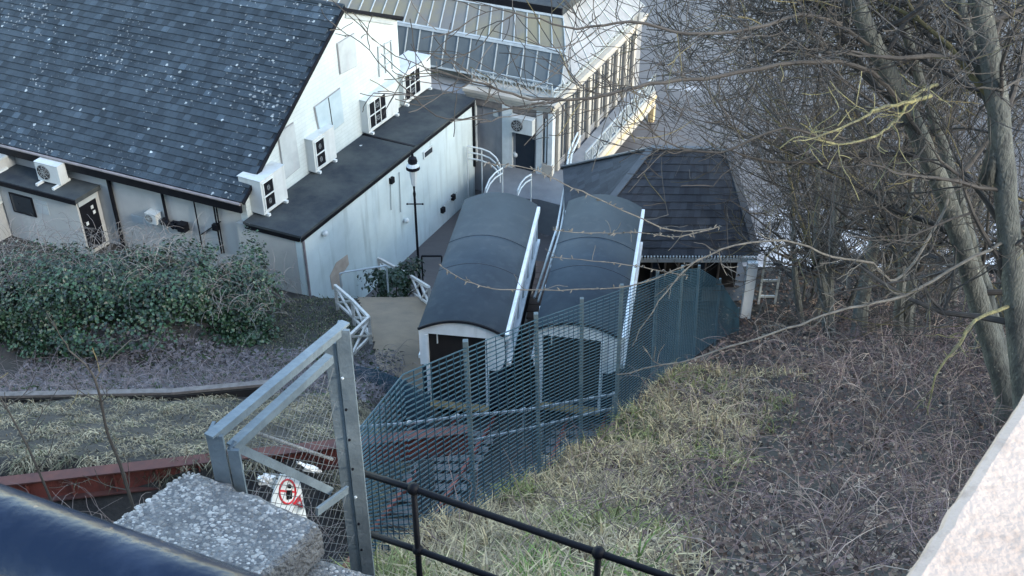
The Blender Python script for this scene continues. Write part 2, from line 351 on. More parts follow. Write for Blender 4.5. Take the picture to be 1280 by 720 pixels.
mb = MB(); r1 = gp(11.2, 6.75, .12); mb.hexa([e1-UD*20-Zv*.1, e1-Zv*.1, r1-Zv*.1, r1-UD*20-Zv*.1, e1-UD*20, e1, r1, r1-UD*20]); mb.build('rear_roof', m_slate, hall)
mb = MB(); mb.bar(gp(-.25,3.60,.16), gp(7.1,8.6,.16), .05, .16, nrm); mb.bar(gp(7.05,8.52,.16), gp(11.2,6.78,.16), .05, .14); mb.build('verge_trim', m_black, hall)
# gutter, fascia, pipes
mb = MB(); gA = gp(-.33, 3.60, .1); mb.tube([gA, gA-UD*20], .06, 8); mb.build('gutter', m_gutter, hall)
mb = MB(); fA = gp(-.25, 3.36, .05); mb.bar(fA, fA-UD*20, .10, .34); mb.build('fascia', m_black, hall)
def wallpt(px, py, out=.06): p = ONPL(px, py, gp(.1,0), UD); return p - VD*out
for (x0, y0), (x1, y1), r_ in [((137,222),(154,306),.085),((204,238),(207,262),.06),((243,243),(252,300),.028),((268,250),(282,300),.035),((271,250),(286,300),.03)]:
    mb = MB(); a, b = wallpt(x0, y0, .1), wallpt(x1, y1, .1); b = Vector((a.x, a.y, b.z-.6)); mb.tube([a, b], r_, 8)
    mb.build('downpipe', m_black, hall)
mb = MB(); mb.bar(wallpt(253,292), wallpt(277,276), .04, .04); mb.build('pipe_bracket', m_black, hall)
mb = MB(); a = wallpt(272,282,.12); mb.box(a, .22, .16, .26, UD); mb.build('junction_box', m_black, hall)
mb = MB(); a = wallpt(178,276,.012); mb.box(a, 1.0, .02, .34, UD); mb.build('repair_patch', m_board, hall)
# gable panels
def gpan(pts, name, m, th=.05):
    P = [ONPL(*q, gp(0,0), VD)+UD*.0 for q in pts]; ctr = sum(P, Vector())/len(P); fr0 = MB(); fr0.prism([ctr+(p-ctr)*1.05 for p in P], UD*.02); mb = MB(); mb.prism(P, UD*th); o = mb.build(name, m, hall); fr0.build('frame', m_greywall, o); return o
gpan([(421,55),(442,42),(445,82),(425,92)], 'boarded_window', m_board)
gpan([(393,134),(424,111),(429,152),(401,175)], 'double_door', m_bluepanel)
gpan([(347,167),(366,154),(374,208),(355,224)], 'boarded_door', m_board)
mb = MB()
for i in range(3):
    a = ONPL(472+i*8, 58-i*4, gp(0,0), VD)+UD*.02; b = ONPL(474+i*8, 96-i*5, gp(0,0), VD)+UD*.02; mb.bar(a, b, .05, .05, UD)
for j in range(3):
    a = ONPL(472, 60+j*13, gp(0,0), VD)+UD*.02; b = ONPL(490, 50+j*13, gp(0,0), VD)+UD*.02; mb.bar(a, b, .04, .04, UD)
mb.build('window_frame', m_board, hall)
mb = MB(); mb.bar(gp(7.3,8.18,.03), gp(10.7,6.72,.03), .03, .16, Zv); mb.build('gable_band', m_board, hall)
mb = MB(); a = ONPL(409,122,gp(0,0),VD)+UD*.055; b = ONPL(415,163,gp(0,0),VD)+UD*.055; mb.bar(a, b, .03, .03, UD); mb.build('door_gap', m_black, hall)
# flat roofed wing
W1 = K+VD*13.1; def_g1 = G0+VD*13.1
rt = 2.83
mb = MB(); mb.prism([K+Zv*-.9, K+VD*1.2-Zv*4, W1+Zv*-4, W1+Zv*2.6, K+Zv*2.6], -UD*.25); mb.build('white_side_wall', m_white, hall)
mb = MB(); a = K-UD*.26; b = Vector((G0.x, G0.y, 0))-UD*.3; b = K+ (-UD)*((K-G0).dot(UD)+.4); mb.prism([b-Zv*.3, a-Zv*.3, a+Zv*2.6, b+Zv*2.6], VD*.25)
mb.build('end_wall', m_cream, hall)
ov = .14
c = [K+UD*ov-VD*ov, W1+UD*ov, def_g1+UD*.03, K-UD*((K-G0).dot(UD)-.03)-VD*ov]
mb = MB(); mb.prism([p+Zv*2.72 for p in c], Zv*.1); fr = mb.build('flat_roof', m_flat, hall)
mb = MB(); mb.prism([p+Zv*2.5 for p in [c[0]-UD*.06+VD*.06, c[1]-UD*.06, c[1]-UD*.16, c[0]-UD*.16+VD*.16]], Zv*.218)
mb.prism([p+Zv*2.5 for p in [c[0]-UD*.165+VD*.06, c[0]-UD*.165+VD*.16, c[3]+VD*.16, c[3]+VD*.06]], Zv*.218); mb.build('roof_fascia', m_black, fr)
mb = MB(); a = c[0].lerp(c[1], .60); b = c[3].lerp(c[2], .60); mb.bar(a+Zv*2.835, b+Zv*2.835, .12, .02); mb.build('roof_seam', m_black, fr)
mb = MB(); a = K+UD*.07-VD*.0+VD*.05; mb.tube([a+Zv*2.5, a-Zv*.2], .05, 8); mb.build('downpipe', m_gutter, hall)
mb = MB(); a = W1+UD*.06-VD*.1; mb.tube([a+Zv*2.5, a-Zv*.6], .06, 8); mb.build('downpipe', m_black, hall)
def sidept(px, py, out=.05): return ONPL(px, py, K, VD)+UD*out
for px, py, w, h in [(534,190,.75,.34)]:
    mb = MB(); a = sidept(px, py, .03); mb.box(a, w, .06, h, VD); f_ = mb.build('vent_window', m_trim, hall); mb = MB(); mb.box(a+UD*.02, w-.14, .05, h-.12, VD); mb.build('pane', m_glass, f_)
for px, py in [(403,291),(505,275),(404,290)][:2]:
    mb = MB(); a = sidept(px, py, .12); mb.ball(a, .12); mb.bar(a-UD*.12+Zv*.05, a+Zv*.05, .05, .05); mb.build('wall_lamp', m_trim, hall)
for (x0,y0),(x1,y1) in [((487,222),(488,262)),((498,215),(500,265)),((552,258),(570,240))]:
    mb = MB(); mb.tube([sidept(x0,y0,.04), sidept(x1,y1,.04)], .02, 6); mb.build('cable', m_board, hall)
for px, py in [(552,262),(565,246),(488,225)]:
    mb = MB(); mb.box(sidept(px,py,.07), .22, .14, .25, VD); mb.build('junction_box', m_black, hall)
mb = MB(); P = [sidept(*q, .006) for q in [(412,345),(420,328),(434,318),(436,330),(426,345),(428,358),(415,362)]]; mb.prism(P, UD*.01); mb.build('bare_render_patch', mat('bare_render', (.33,.28,.23), (.42,.37,.31), 3, .9), hall)

# ------------------------------------------------------------------ flat-roofed lean-to at the left of the hall
def lw(s, d, z): return G0 - UD*s - VD*d + VD*.1 + Zv*z
lt = thing('lean_to', 'small cream flat roofed lean-to with a dark door against the hall wall', 'lean-to', lw(9, .7, 0))
def slab(mb, s0, s1, d0, d1, z0, z1): mb.hexa([lw(s1,d1,z0), lw(s0,d1,z0), lw(s0,d0,z0), lw(s1,d0,z0), lw(s1,d1,z1), lw(s0,d1,z1), lw(s0,d0,z1), lw(s1,d0,z1)])
mb = MB(); slab(mb, 7.2, 11.2, .05, 1.2, -.2, 2.42); mb.build('wall', m_cream, lt)
mb = MB(); slab(mb, 7.0, 11.3, .05, 1.38, 2.425, 2.62); mb.build('flat_roof', m_flat, lt)
mb = MB(); slab(mb, 6.98, 11.3, 1.385, 1.43, 2.40, 2.60); mb.build('roof_edge', m_black, lt)
mb = MB(); slab(mb, 7.14, 7.196, .28, 1.12, .1, 2.1); d_ = mb.build('door', m_black, lt)
for dd, zz in [(.55,1.85),(.5,1.6),(.95,1.3)]:
    mb = MB(); slab(mb, 7.12, 7.138, dd-.06, dd+.06, zz-.07, zz+.07); mb.build('notice', m_trim, d_)
mb = MB(); slab(mb, 7.12, 7.197, .2, 1.15, 2.14, 2.36); mb.build('door_header', m_board, lt)
mb = MB(); slab(mb, 9.5, 10.7, 1.202, 1.24, 1.15, 2.05); w_ = mb.build('window', m_black, lt)
mb = MB(); slab(mb, 9.58, 10.62, 1.242, 1.25, 1.22, 1.98); mb.build('pane', m_glass, w_)
for z_, h_ in [(1.95,.14),(1.62,.4)]:
    mb = MB(); slab(mb, 8.75, 9.3, 1.202, 1.225, z_-h_/2, z_+h_/2); mb.build('notice_board', m_board, lt)
wg = thing('side_wing', 'cream wall block with a white window at the left edge', 'building', lw(13, 1, 0))
mb = MB(); slab(mb, 11.32, 15, .06, 1.9, -.2, 3.1); mb.build('wall', m_cream, wg)
mb = MB(); slab(mb, 11.25, 15, .06, 2.0, 3.105, 3.2); mb.build('coping', m_board, wg)
mb = MB(); slab(mb, 11.25, 11.318, .5, 1.5, 1.4, 2.7); f_ = mb.build('window', m_trim, wg); mb = MB(); slab(mb, 11.23, 11.248, .62, 1.38, 1.5, 2.6); mb.build('pane', m_board, f_)

# ------------------------------------------------------------------ air conditioning units
def ac_unit(label, cols, L, W, H, group):
    t = thing('air_conditioning_unit', label, 'air conditioner', group=group)   # local: x = along fan face, -y = fan face
    mb = MB(); mb.box((0, 0, .1+H/2), L, W, H); mb.box((0, 0, .1+H+.012), L+.05, W+.05, .025); body = mb.build('casing', m_ac, t, False)
    cw = (.42 if cols == 3 else .58); x0 = -L/2+.26 if cols > 1 else -L/2+.36
    fw_ = cols*cw+.12; xc = x0+(cols-1)*cw/2+.06
    mb = MB()
    for r_ in range(2):
        for c_ in range(cols): mb.box((x0+.06+c_*cw, -W/2-.008, .1+H*(.30+.40*r_)), cw-.05, .014, H*.37)
    mb.build('fan_opening', m_black, t, False)
    for r_ in range(2):
        mb = MB(); cz = .1+H*(.30+.40*r_)
        for rr in (.05, .10): mb.tube([(xc+rr*math.cos(a_)*(cols*.75), -W/2-.02, cz+rr*math.sin(a_)) for a_ in np.linspace(0, 2*math.pi, 13)], .006, 4)
        mb.build('fan_guard', m_board, t, False)
    mb = MB()
    for z_ in (.1+H*.09, .1+H*.5, .1+H*.91): mb.box((xc, -W/2-.02, z_), fw_, .03, .05)
    for c_ in range(cols+1): mb.box((x0+.06-cw/2+c_*cw, -W/2-.02, .1+H*.5), .045, .028, H*.84)
    mb.build('grille_frame', m_trim, t, False)
    for s_ in (-1, 1): mb = MB(); mb.box((s_*(L/2-.18), 0, .05), .12, W+.22, .1); mb.build('foot', m_trim, t, False)
    mb = MB(); mb.tube([(L/2-.15, W/2-.02, .45), (L/2-.15, W/2+.12, .42), (L/2-.1, W/2+.16, .06), (L/2+.45, W/2+.2, .05)], .045, 6); mb.build('lagged_pipe', m_black, t, False)
    return t
def place(t, pa, pb, W, label=None):
    d = (pb-pa); d.z = 0; ang = math.atan2(VD.y, VD.x); mid = (pa+pb)/2
    n = Vector((math.sin(ang), -math.cos(ang), 0)); loc = mid - n*W/2; loc.z = 2.825
    if label: return dup(t, loc, ang, label)
    t.location = loc; t.rotation_euler = (0, 0, ang); return t
u1 = place(ac_unit('narrow white air conditioner at the near end of the flat roof, beside the tiled eave', 1, 1.45, 1.0, 1.4, 'narrow air conditioners on the flat roof'), AT(333,269,2.9), AT(358,249,2.9), 1.0)
place(u1, AT(396,216,2.9), AT(420,198,2.9), 1.0, 'narrow white air conditioner standing in front of the pale double door on the gable')
u3 = place(ac_unit('wide six cell white air conditioner on the flat roof, the nearer of two', 3, 2.35, 1.15, 1.45, 'wide air conditioners on the flat roof'), AT(464,166,2.9), AT(496,142,2.9), 1.15)
place(u3, AT(507,132,2.9), AT(538,108,2.9), 1.15, 'wide six cell white air conditioner at the far end of the flat roof')
def small_ac(name, label, loc, rz, L=1.0, W=.38, H=.75, feet=True):
    t = thing(name, label, 'air conditioner', loc, rz)
    mb = MB(); mb.box((0, 0, .1+H/2), L, W, H); mb.box((0,0,.1+H+.01), L+.03, W+.03, .02); mb.build('casing', m_ac, t, False)
    mb = MB(); cx = -L*.18; rr = H*.4
    mb.prism([(cx+rr*math.cos(a_), -W/2-.002, .1+H/2+rr*math.sin(a_)) for a_ in np.linspace(0, 2*math.pi, 24, endpoint=False)], (0, -.015, 0)); fo = mb.build('fan_opening', m_black, t, False)
    mb = MB()
    for q in (.35, .65, .95): mb.tube([(cx+rr*q*math.cos(a_), -W/2-.025, .1+H/2+rr*q*math.sin(a_)) for a_ in np.linspace(0, 2*math.pi, 21)], .007, 4)
    for k in range(4): a_ = k*math.pi/4; mb.bar((cx+rr*math.cos(a_), -W/2-.027, .1+H/2+rr*math.sin(a_)), (cx-rr*math.cos(a_), -W/2-.027, .1+H/2-rr*math.sin(a_)), .01, .01)
    mb.build('fan_guard', m_board, fo, False)
    if feet:
        for s_ in (-1, 1): mb = MB(); mb.box((s_*L*.36, -.05, .05), .1, W+.5, .1); mb.build('foot', m_trim, t, False)
    return t
a = AT(82, 236, 2.62)
small_ac('air_conditioning_unit', 'white single fan air conditioner on the lean-to roof', lw(8.75, .62, 2.622), math.atan2(UD.y, UD.x), 1.15, .42, .8)
a = wallpt(197, 270, .2); small_ac('air_conditioning_unit', 'small white unit fixed to the cream wall beside black pipes', a-Zv*.25, math.atan2(UD.y, UD.x), .5, .36, .42, False)
pb_ = thing('pipe_bundle', 'tangle of black lagged pipes on the cream wall', 'pipes', wallpt(222,277,.1)-Zv*.3)
mb = MB(); rng = random.Random(5); base = wallpt(222, 277, .14)
for k in range(7):
    mb.tube([base+UD*(x_)+Zv*(rng.uniform(-.16,.16))-VD*rng.uniform(0,.16) for x_ in np.linspace(-.55,.5,7)], .06, 6)
mb.build('pipe', m_black, pb_)
mb = MB(); mb.box(base+UD*.45-VD*.1, .34, .3, .34, UD); mb.build('pump_housing', m_black, pb_)

# ------------------------------------------------------------------ seaside pavilion behind
Q = Vector((1.75, 44.84, 0)); FZ = -.5
pav = thing('pavilion', 'cream seaside pavilion with glazed hipped roof and white cornice', 'building', (Q.x, Q.y, FZ))
def bp_(a, b, z): return Q + UB*a + VB*b + Zv*z      # a along the front (negative = left), b away
def bslab(mb, a0, a1, b0, b1, z0, z1, t=1.0): mb.hexa([bp_(a0,b0,z0), bp_(a1,b0,z0), bp_(a1,b1,z0), bp_(a0,b1,z0), bp_(a0,b0,z1), bp_(a1,b0,z1), bp_(a1,b1,z1), bp_(a0,b1,z1)], t)
mb = MB(); bslab(mb, -9, -.02, .12, 12, -3, 2.65); mb.build('wall', m_greywall, pav)
for a0, a1 in [(-4.1,-3.75),(-2.42,-1.92),(-.72,-.42),(-.16,.06)]:
    mb = MB(); bslab(mb, a0, a1, -.02, .3, FZ-.1, 2.62); mb.build('pilaster', m_trim, pav)
mb = MB(); bslab(mb, -1.78, -.85, .07, .115, FZ, 1.7); mb.build('door', m_navy, pav)
mb = MB(); bslab(mb, -.40, -.18, .06, .115, .1, 2.4); w_ = mb.build('window', m_glass, pav); mb = MB(); bslab(mb, -.32, -.24, .03, .058, .1, 2.4); mb.build('window_bar', m_trim, w_)
mb = MB(); bslab(mb, -.40, .1, -.06, .118, FZ, .05); mb.build('plinth', m_stone, pav)
mb = MB(); bslab(mb, -2.9, -2.65, .04, .118, 1.9, 2.2); mb.build('alarm_box', m_board, pav)
mb = MB()
for i in range(3): bslab(mb, -4.2-.06*i, .06+.07*i, -.05-.07*i, 12.2, 2.66+.15*i, 2.81+.15*i-.003)
mb.build('cornice', m_stone, pav)
mb = MB(); bslab(mb, -5.2, .0, .02, .11, 2.3, 2.62); mb.build('frieze', m_oldwood, pav)
# colonnade down the seaward side
for k in range(9):
    b = .55+k*1.25; mb = MB(); bslab(mb, .0, .13, b, b+.28, FZ, 2.63); mb.build('column', m_stone, pav)
for k in range(8):
    b = .86+k*1.25; mb = MB(); bslab(mb, -.015, .035, b, b+.91, -.1, 2.5); w_ = mb.build('window', m_glass, pav)
    mb = MB(); bslab(mb, .037, .06, b+.42, b+.48, -.1, 2.5); mb.build('window_bar', m_stone, w_)
# balcony
mb = MB(); bslab(mb, .14, 1.25, .8, 10.6, FZ-.22, FZ); mb.build('balcony_floor', m_paleroof, pav)
mb = MB(); bslab(mb, 1.253, 1.40, .8, 10.75, FZ-.75, FZ+.1); mb.build('balcony_edge', m_stone, pav)
mb = MB(); bslab(mb, 1.403, 1.46, .8, 10.8, FZ-.32, FZ-.2); bslab(mb, 1.1, 1.40, 10.62, 10.9, -2.4, FZ-.76); mb.build('balcony_bracket', mat('sunlit_beige', (.55,.44,.24), (.45,.37,.22), 2, .7), pav)  # beige beam, its yellow is warm sunlight put into the colour
def railing_panel(parent, a, b, h, z, nb, ornate=True, m=m_trim):
    mb = MB(); d = (b-a); L_ = d.length; d.normalize()
    mb.bar(a+Zv*(z+h), b+Zv*(z+h), .06, .06); mb.bar(a+Zv*(z+.1), b+Zv*(z+.1), .05, .05)
    for k in range(nb+1):
        p = a+d*(L_*k/nb); mb.bar(p+Zv*z, p+Zv*(z+h), .055, .055, d)
        if k < nb and ornate:
            q = a+d*(L_*(k+1)/nb)
            mb.bar(p+Zv*(z+.1), q+Zv*(z+h), .03, .03); mb.bar(p+Zv*(z+h), q+Zv*(z+.1), .03, .03)
            c_ = (p+q)/2+Zv*(z+.1+(h-.1)/2); rr = min(h, L_/nb)*.28
            mb.tube([c_+d*rr*math.cos(t_)+Zv*rr*math.sin(t_) for t_ in np.linspace(0, 2*math.pi, 11)], .016, 4)
    return mb.build('balcony_railing', m, parent)
railing_panel(pav, bp_(1.33,.9,0), bp_(1.33,10.6,0), .95, FZ+.1, 12, True, m_bar)
railing_panel(pav, bp_(-4.0,.2,0), bp_(-.1,.2,0), .8, 3.11, 5, True, m_bar)
railing_panel(pav, bp_(-.05,.25,0), bp_(-.05,10.5,0), .45, 3.11, 12, True, m_bar)
# hipped glass roof: front slope in two glazed bands, seaward slope in pale lead
def rband(name, m, a0l, a0r, b0, z0, a1l, a1r, b1, z1, ribs, par=pav):
    P = [bp_(a0l,b0,z0), bp_(a0r,b0,z0), bp_(a1r,b1,z1), bp_(a1l,b1,z1)]; n = (P[1]-P[0]).cross(P[3]-P[0]).normalized()
    mb = MB(); mb.prism(P, n*.05); o = mb.build(name, m, par)
    mb = MB()
    for k in range(ribs+1):
        t_ = k/ribs; p = P[0].lerp(P[1], t_)+n*.07; q = P[3].lerp(P[2], t_)+n*.07; mb.bar(p, q, .045, .05, n)
    mb.bar(P[0]+n*.08, P[1]+n*.08, .09, .05, n); mb.bar(P[3]+n*.08, P[2]+n*.08, .12, .07, n)
    mb.build('glazing_bar', m_bar, o); return o
rband('glass_band', m_roofglass, -14, .0, 1.0, 3.3, -14, -.1, 1.7, 4.75, 21)
rband('upper_roof_band', m_roofgold, -14, -.1, 1.72, 4.80, -14, -.9, 3.3, 5.7, 22)
P = [bp_(.0,1.0,3.3), bp_(.0,12,3.3), bp_(-1.4,10.5,6.1), bp_(-1.3,4.4,6.1), bp_(-.1,1.75,4.8)]
mb = MB(); mb.prism([bp_(-.3,1.2,3.3), bp_(-.3,12,3.3), bp_(-3.0,10.5,6.0), bp_(-3.0,4.6,6.0)], UB*.35+Zv*.2); o_ = mb.build('lead_roof', m_paleroof, pav)
mb = MB()
for k in range(12):
    t_ = k/11; p = bp_(.06, 1.2+10.8*t_, 3.52); q = bp_(-2.64, 4.6+5.9*t_, 6.22); mb.bar(p, q, .05, .05, UB+Zv)
mb.build('roof_roll', m_board, o_)
mb = MB(); bslab(mb, -14, -1.1, 3.42, 14, 5.7, 6.1); mb.build('upper_flat_roof', m_flat, pav)
mb = MB(); bslab(mb, -14, -1.0, 3.3, 3.42, 5.6, 6.16); mb.build('roof_fascia', m_black, pav)
small_ac('air_conditioning_unit', 'white single fan air conditioner above the pavilion door', bp_(-1.30,-.24,1.45), math.atan2(UB.y, UB.x), 1.1, .36, .72, False)

# ------------------------------------------------------------------ station shed
sh = thing('station_shed', 'low station shed with hipped dark slate roof and white corner post', 'shed', (5.5, 34.5, .3))
EL, ER, EF, EBk, EZ, RZ = 1.9, 8.45, 32.2, 38.6, 3.3, 6.0
rl, rr_ = Vector((4.9,34.95,RZ)), Vector((7.55,34.8,RZ)); fl, fr_, bl, br_ = Vector((EL,EF,EZ)), Vector((ER,EF,EZ)), Vector((2.0,EBk,EZ)), Vector((ER,EBk,EZ))
def slate_face(mb, A, B, C_, D, rows, cols, rng, th=.02):
    n = (B-A).cross(D-A).normalized()
    if n.z < 0: n = -n
    for r_ in range(rows):
        t0, t1 = r_/rows, (r_+1.15)/rows; t1 = min(t1, 1)
        for c_ in range(cols):
            o = .5/cols if r_ % 2 else 0
            u0, u1 = max(0, c_/cols-o), min(1, (c_+1)/cols-o+(1/cols if c_ == cols-1 else 0))
            def P(u_, t_): return A.lerp(B, u_).lerp(D.lerp(C_, u_), t_)
            q = [P(u0,t0), P(u1,t0), P(u1,t1), P(u0,t1)]; t = rng.uniform(.8,1.25)
            mb.hexa([x-n*.02 for x in q]+[q[0]+n*th, q[1]+n*th, q[2]+n*.003, q[3]+n*.003], t)
rng = random.Random(11); mb = MB()
slate_face(mb, fl, fr_, rr_, rl, 14, 24, rng, .04); mb.add([fl, rl, bl],[(0,1,2)]); 
slate_face(mb, bl, fl, rl+Vector((0,.001,0)), rl, 12, 18, rng); slate_face(mb, fr_, br_, rr_+Vector((0,.001,0)), rr_, 12, 18, rng); slate_face(mb, br_, bl, rl, rr_, 12, 22, rng)
rf = mb.build('slate_roof', m_slate, sh)
mb = MB()
for a, b in [(rl,fl),(rr_,fr_),(rl,bl),(rr_,br_),(rl,rr_)]: mb.bar(a+Zv*.05, b+Zv*.05, .26, .05)
mb.build('ridge_capping', mat('ridge_lead', (.10,.108,.115), (.07,.077,.083), 3, .6), rf)
mb = MB()
for k in range(60):
    x_ = EL+(ER-EL)*k/60; mb.box((x_+.05, EF-.06, EZ-.05), .055, .06, .14)
mb.build('eave_corrugation', m_trim, sh)
mb = MB(); mb.box(((EL+ER)/2, EF+.02, EZ-.2), ER-EL, .06, .14); mb.build('eave_board', m_trim, sh)
for x_ in (8.28,): mb = MB(); mb.box((x_, EF-.16, 1.55), .34, .2, 3.2); mb.build('corner_post', m_carwhite, sh)
for x_ in (6.6, 5.0): mb = MB(); mb.box((x_, EF+.2, 1.6), .2, .2, 3.0); mb.build('post', m_navy, sh)
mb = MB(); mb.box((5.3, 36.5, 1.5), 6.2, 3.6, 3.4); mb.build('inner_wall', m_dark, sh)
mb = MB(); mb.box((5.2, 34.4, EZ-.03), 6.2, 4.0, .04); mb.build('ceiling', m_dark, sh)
mb = MB()
for x_ in np.arange(4.2, 8.0, .5): mb.bar((x_, 34.6, .6), (x_, 34.6, 3.0), .1, .06)
mb.build('boarding', m_oldwood, sh)

lr = thing('white_ladder_rail', 'small white ladder-like railing right of the shed corner post', 'railing', (9.2, 33.2, .3))
for x_ in (9.0, 9.6): mb = MB(); mb.box((x_, 33.2, 1.4), .07, .07, 2.6); mb.build('post', m_trim, lr)
for z_ in (.9, 1.6, 2.3): mb = MB(); mb.box((9.3, 33.2, z_), .53, .05, .08); mb.build('rung', m_trim, lr)
# ------------------------------------------------------------------ funicular cars
def make_car(label, loc, rz, L=7.0, W=2.44):
    t = thing('funicular_car', label, 'cable car', loc, rz, 'funicular cars side by side'); h = W/2; EV, CR = 2.68, 3.05
    ns = 14
    def arc(w, z0, rise): return [(x_, z0+rise*(1-(x_/w)**2)) for x_ in np.linspace(-w, w, ns+1)]
    mb = MB(); A = arc(h-.01, EV, CR-EV); y0, y1 = -.1, L+.1
    vs = []; 
    for y_ in (y0, y1):
        for dz in (0, -.07): vs += [(x_, y_, z_+dz) for x_, z_ in A]
    n1 = ns+1; fs = []
    for i in range(ns): fs += [(i, i+1, 2*n1+i+1, 2*n1+i), (n1+i+1, n1+i, 3*n1+i, 3*n1+i+1), (n1+i, n1+i+1, i+1, i), (2*n1+i, 2*n1+i+1, 3*n1+i+1, 3*n1+i)]
    fs += [(0, 2*n1, 3*n1, n1), (ns, n1+ns, 3*n1+ns, 2*n1+ns)]
    mb.add(vs, fs); roof = mb.build('curved_roof', m_bitumen, t, False, True)
    for y_ in (L*.40, L*.63):
        mb = MB(); mb.tube([(x_, y_, z_-.006) for x_, z_ in A], .018, 5); mb.build('roof_seam', m_navy, roof, False)
    mb = MB(); mb.tube([(x_, y0, z_-.03) for x_, z_ in A], .045, 6); mb.build('roof_edge', m_black, roof, False)
    # arched white fascia at the near end
    mb = MB(); B = arc(h, EV-.1, CR-EV-.02); lowz = EV-.22
    mb.add([(x_, -.02, z_) for x_, z_ in B]+[(x_, -.02, lowz) for x_, z_ in B]+[(x_, .08, z_) for x_, z_ in B]+[(x_, .08, lowz) for x_, z_ in B],
           [(n1+i, n1+i+1, i+1, i) for i in range(ns)]+[(2*n1+i, 2*n1+i+1, 3*n1+i+1, 3*n1+i) for i in range(ns)]+[(n1+i+1, n1+i, 3*n1+i, 3*n1+i+1) for i in range(ns)])
    mb.build('arched_fascia', m_carwhite, t, False)
    mb = MB(); mb.box((-h+.09, .03, 1.9), .18, .1, 1.12); mb.build('end_panel', m_carwhite, t, False)
    mb = MB(); xr = h-.02
    pl = [(xr-.46, lowz), (xr, lowz), (xr, 1.75), (xr-.06, 1.5), (xr-.2, 1.36), (xr-.46, 1.33)]
    mb.prism([(x_, -.02, z_) for x_, z_ in pl], (0, .1, 0)); mb.build('end_panel', m_carwhite, t, False)
    for x_ in (-h+.215, h-.515): mb = MB(); mb.box((x_, .0, 1.2), .09, .1, 2.45); mb.build('door_frame', m_carwhite, t, False)
    mb = MB(); mb.box((-.15, .25, 1.25), 1.80, .04, 2.4); mb.build('doorway', m_dark, t, False)  # dark sheet painted in for the shade inside the open doorway
    mb = MB(); mb.box((-.75, .2, 2.15), .035, .03, .35, (1,0,.25)); mb.build('handle', m_carwhite, t, False)
    mb = MB(); mb.box((-.15, -.12, .0), 1.8, .3, .08); mb.build('door_sill', mat('ochre_sill', (.36,.27,.13), (.25,.19,.1), 5, .7), t, False)
    mb = MB(); mb.box((-h+.1, L/2+.1, .68), .14, L-.2, 1.3); mb.box((h-.1, L/2+.1, .68), .14, L-.2, 1.3); mb.box((0, L/2, .02), W-.1, L, .06)
    mb.box((h-.28, .06, .68), .40, .09, 1.28); mb.box((-h+.10, .06, .68), .14, .09, 1.28); mb.build('body', m_navy, t, False)
    for s_ in (-1, 1):
        mb = MB(); mb.box((s_*(h+(.03 if s_ > 0 else -.07)), L/2, 2.56), .12, L+.05, .2); mb.build('roof_rail', m_carwhite, t, False)
        mb = MB(); mb.box((s_*(h+.05), L/2+.1, 1.40), .13, L-.3, .12); mb.build('window_sill', m_carwhite, t, False)
        for k in range(6):
            ya, yb = .25+k*(L-.4)/6, .25+(k+1)*(L-.4)/6
            mb = MB(); mb.box((s_*(h-.04), (ya+yb)/2, 1.92), .03, yb-ya-.08, .96); w_ = mb.build('side_window', m_glass, t, False)
            mb = MB(); mb.bar((s_*(h+.03), ya, 1.47), (s_*(h+.02), yb, 2.45), .06, .06, (1,0,0)); mb.bar((s_*(h+.01), yb-.03, 1.47), (s_*(h+.01), yb-.03, 2.45), .08, .06, (1,0,0)); mb.build('window_brace', m_carwhite, w_, False)
    mb = MB(); mb.box((0, L-.05, 1.4), W-.1, .08, 2.5); mb.build('far_end_wall', m_navy, t, False)
    mb = MB(); mb.box((0, L/2, -.35), W-.7, L-.6, .55); mb.build('underframe', m_black, t, False)
    return t
make_car('left grey roofed funicular car, its open doorway beside the sandy path', (-1.39, 24.72, 3.0), -R(8.3))
make_car('right grey roofed funicular car, behind the teal mesh fence', (1.815, 24.62, 3.0), -R(10))
# timber platform and track pieces between and below the cars
dk = thing('boarding_platform', 'brown timber boarding platform between the two cars', 'platform', (1.35, 29.5, 1.2))
mb = MB()
for k in range(14): mb.box((.92+.13*(k*.48*.15), 27.2+k*.48, 2.9-.06*k), .95, .36, .06, (1, -.16, 0), tint=1)
mb.build('boards', m_seam, dk)
for k in range(4): mb = MB(); p = (1.05+k*.22, 27.6+k*1.7); mb.box((p[0], p[1], 1.9), .16, .16, 1.9); mb.build('post', m_rust, dk)
for i, x0_ in enumerate((-1.2, 2.05)):
    tk = thing('rail_track', ['rusty rail track under the left car', 'rusty rail track under the right car'][i], 'track', (x0_, 20, 3), 0, 'funicular tracks')
    for s_ in (-.55, .55):
        mb = MB(); pts = [(x0_+s_-.148*(24-y_)*(1 if i == 0 else 1.1), y_, (2.45+(24.5-y_)*.52 if y_ < 24.5 else 2.45-(y_-24.5)*.16)) for y_ in (11.5,15,18,21,24.5,28,31)]
        for a, b in zip(pts, pts[1:]): mb.bar(a, b, .09, .14)
        mb.build('rail', m_rust, tk)
    mb = MB()
    for y_ in np.arange(11.6, 31, .75):
        z_ = (2.45+(24.5-y_)*.52 if y_ < 24.5 else 2.45-(y_-24.5)*.16)-.12; xx = x0_-.148*(24-y_)*(1 if i == 0 else 1.1); mb.box((xx, y_, z_), 1.7, .22, .12)
    mb.build('sleepers', m_oldwood, tk)

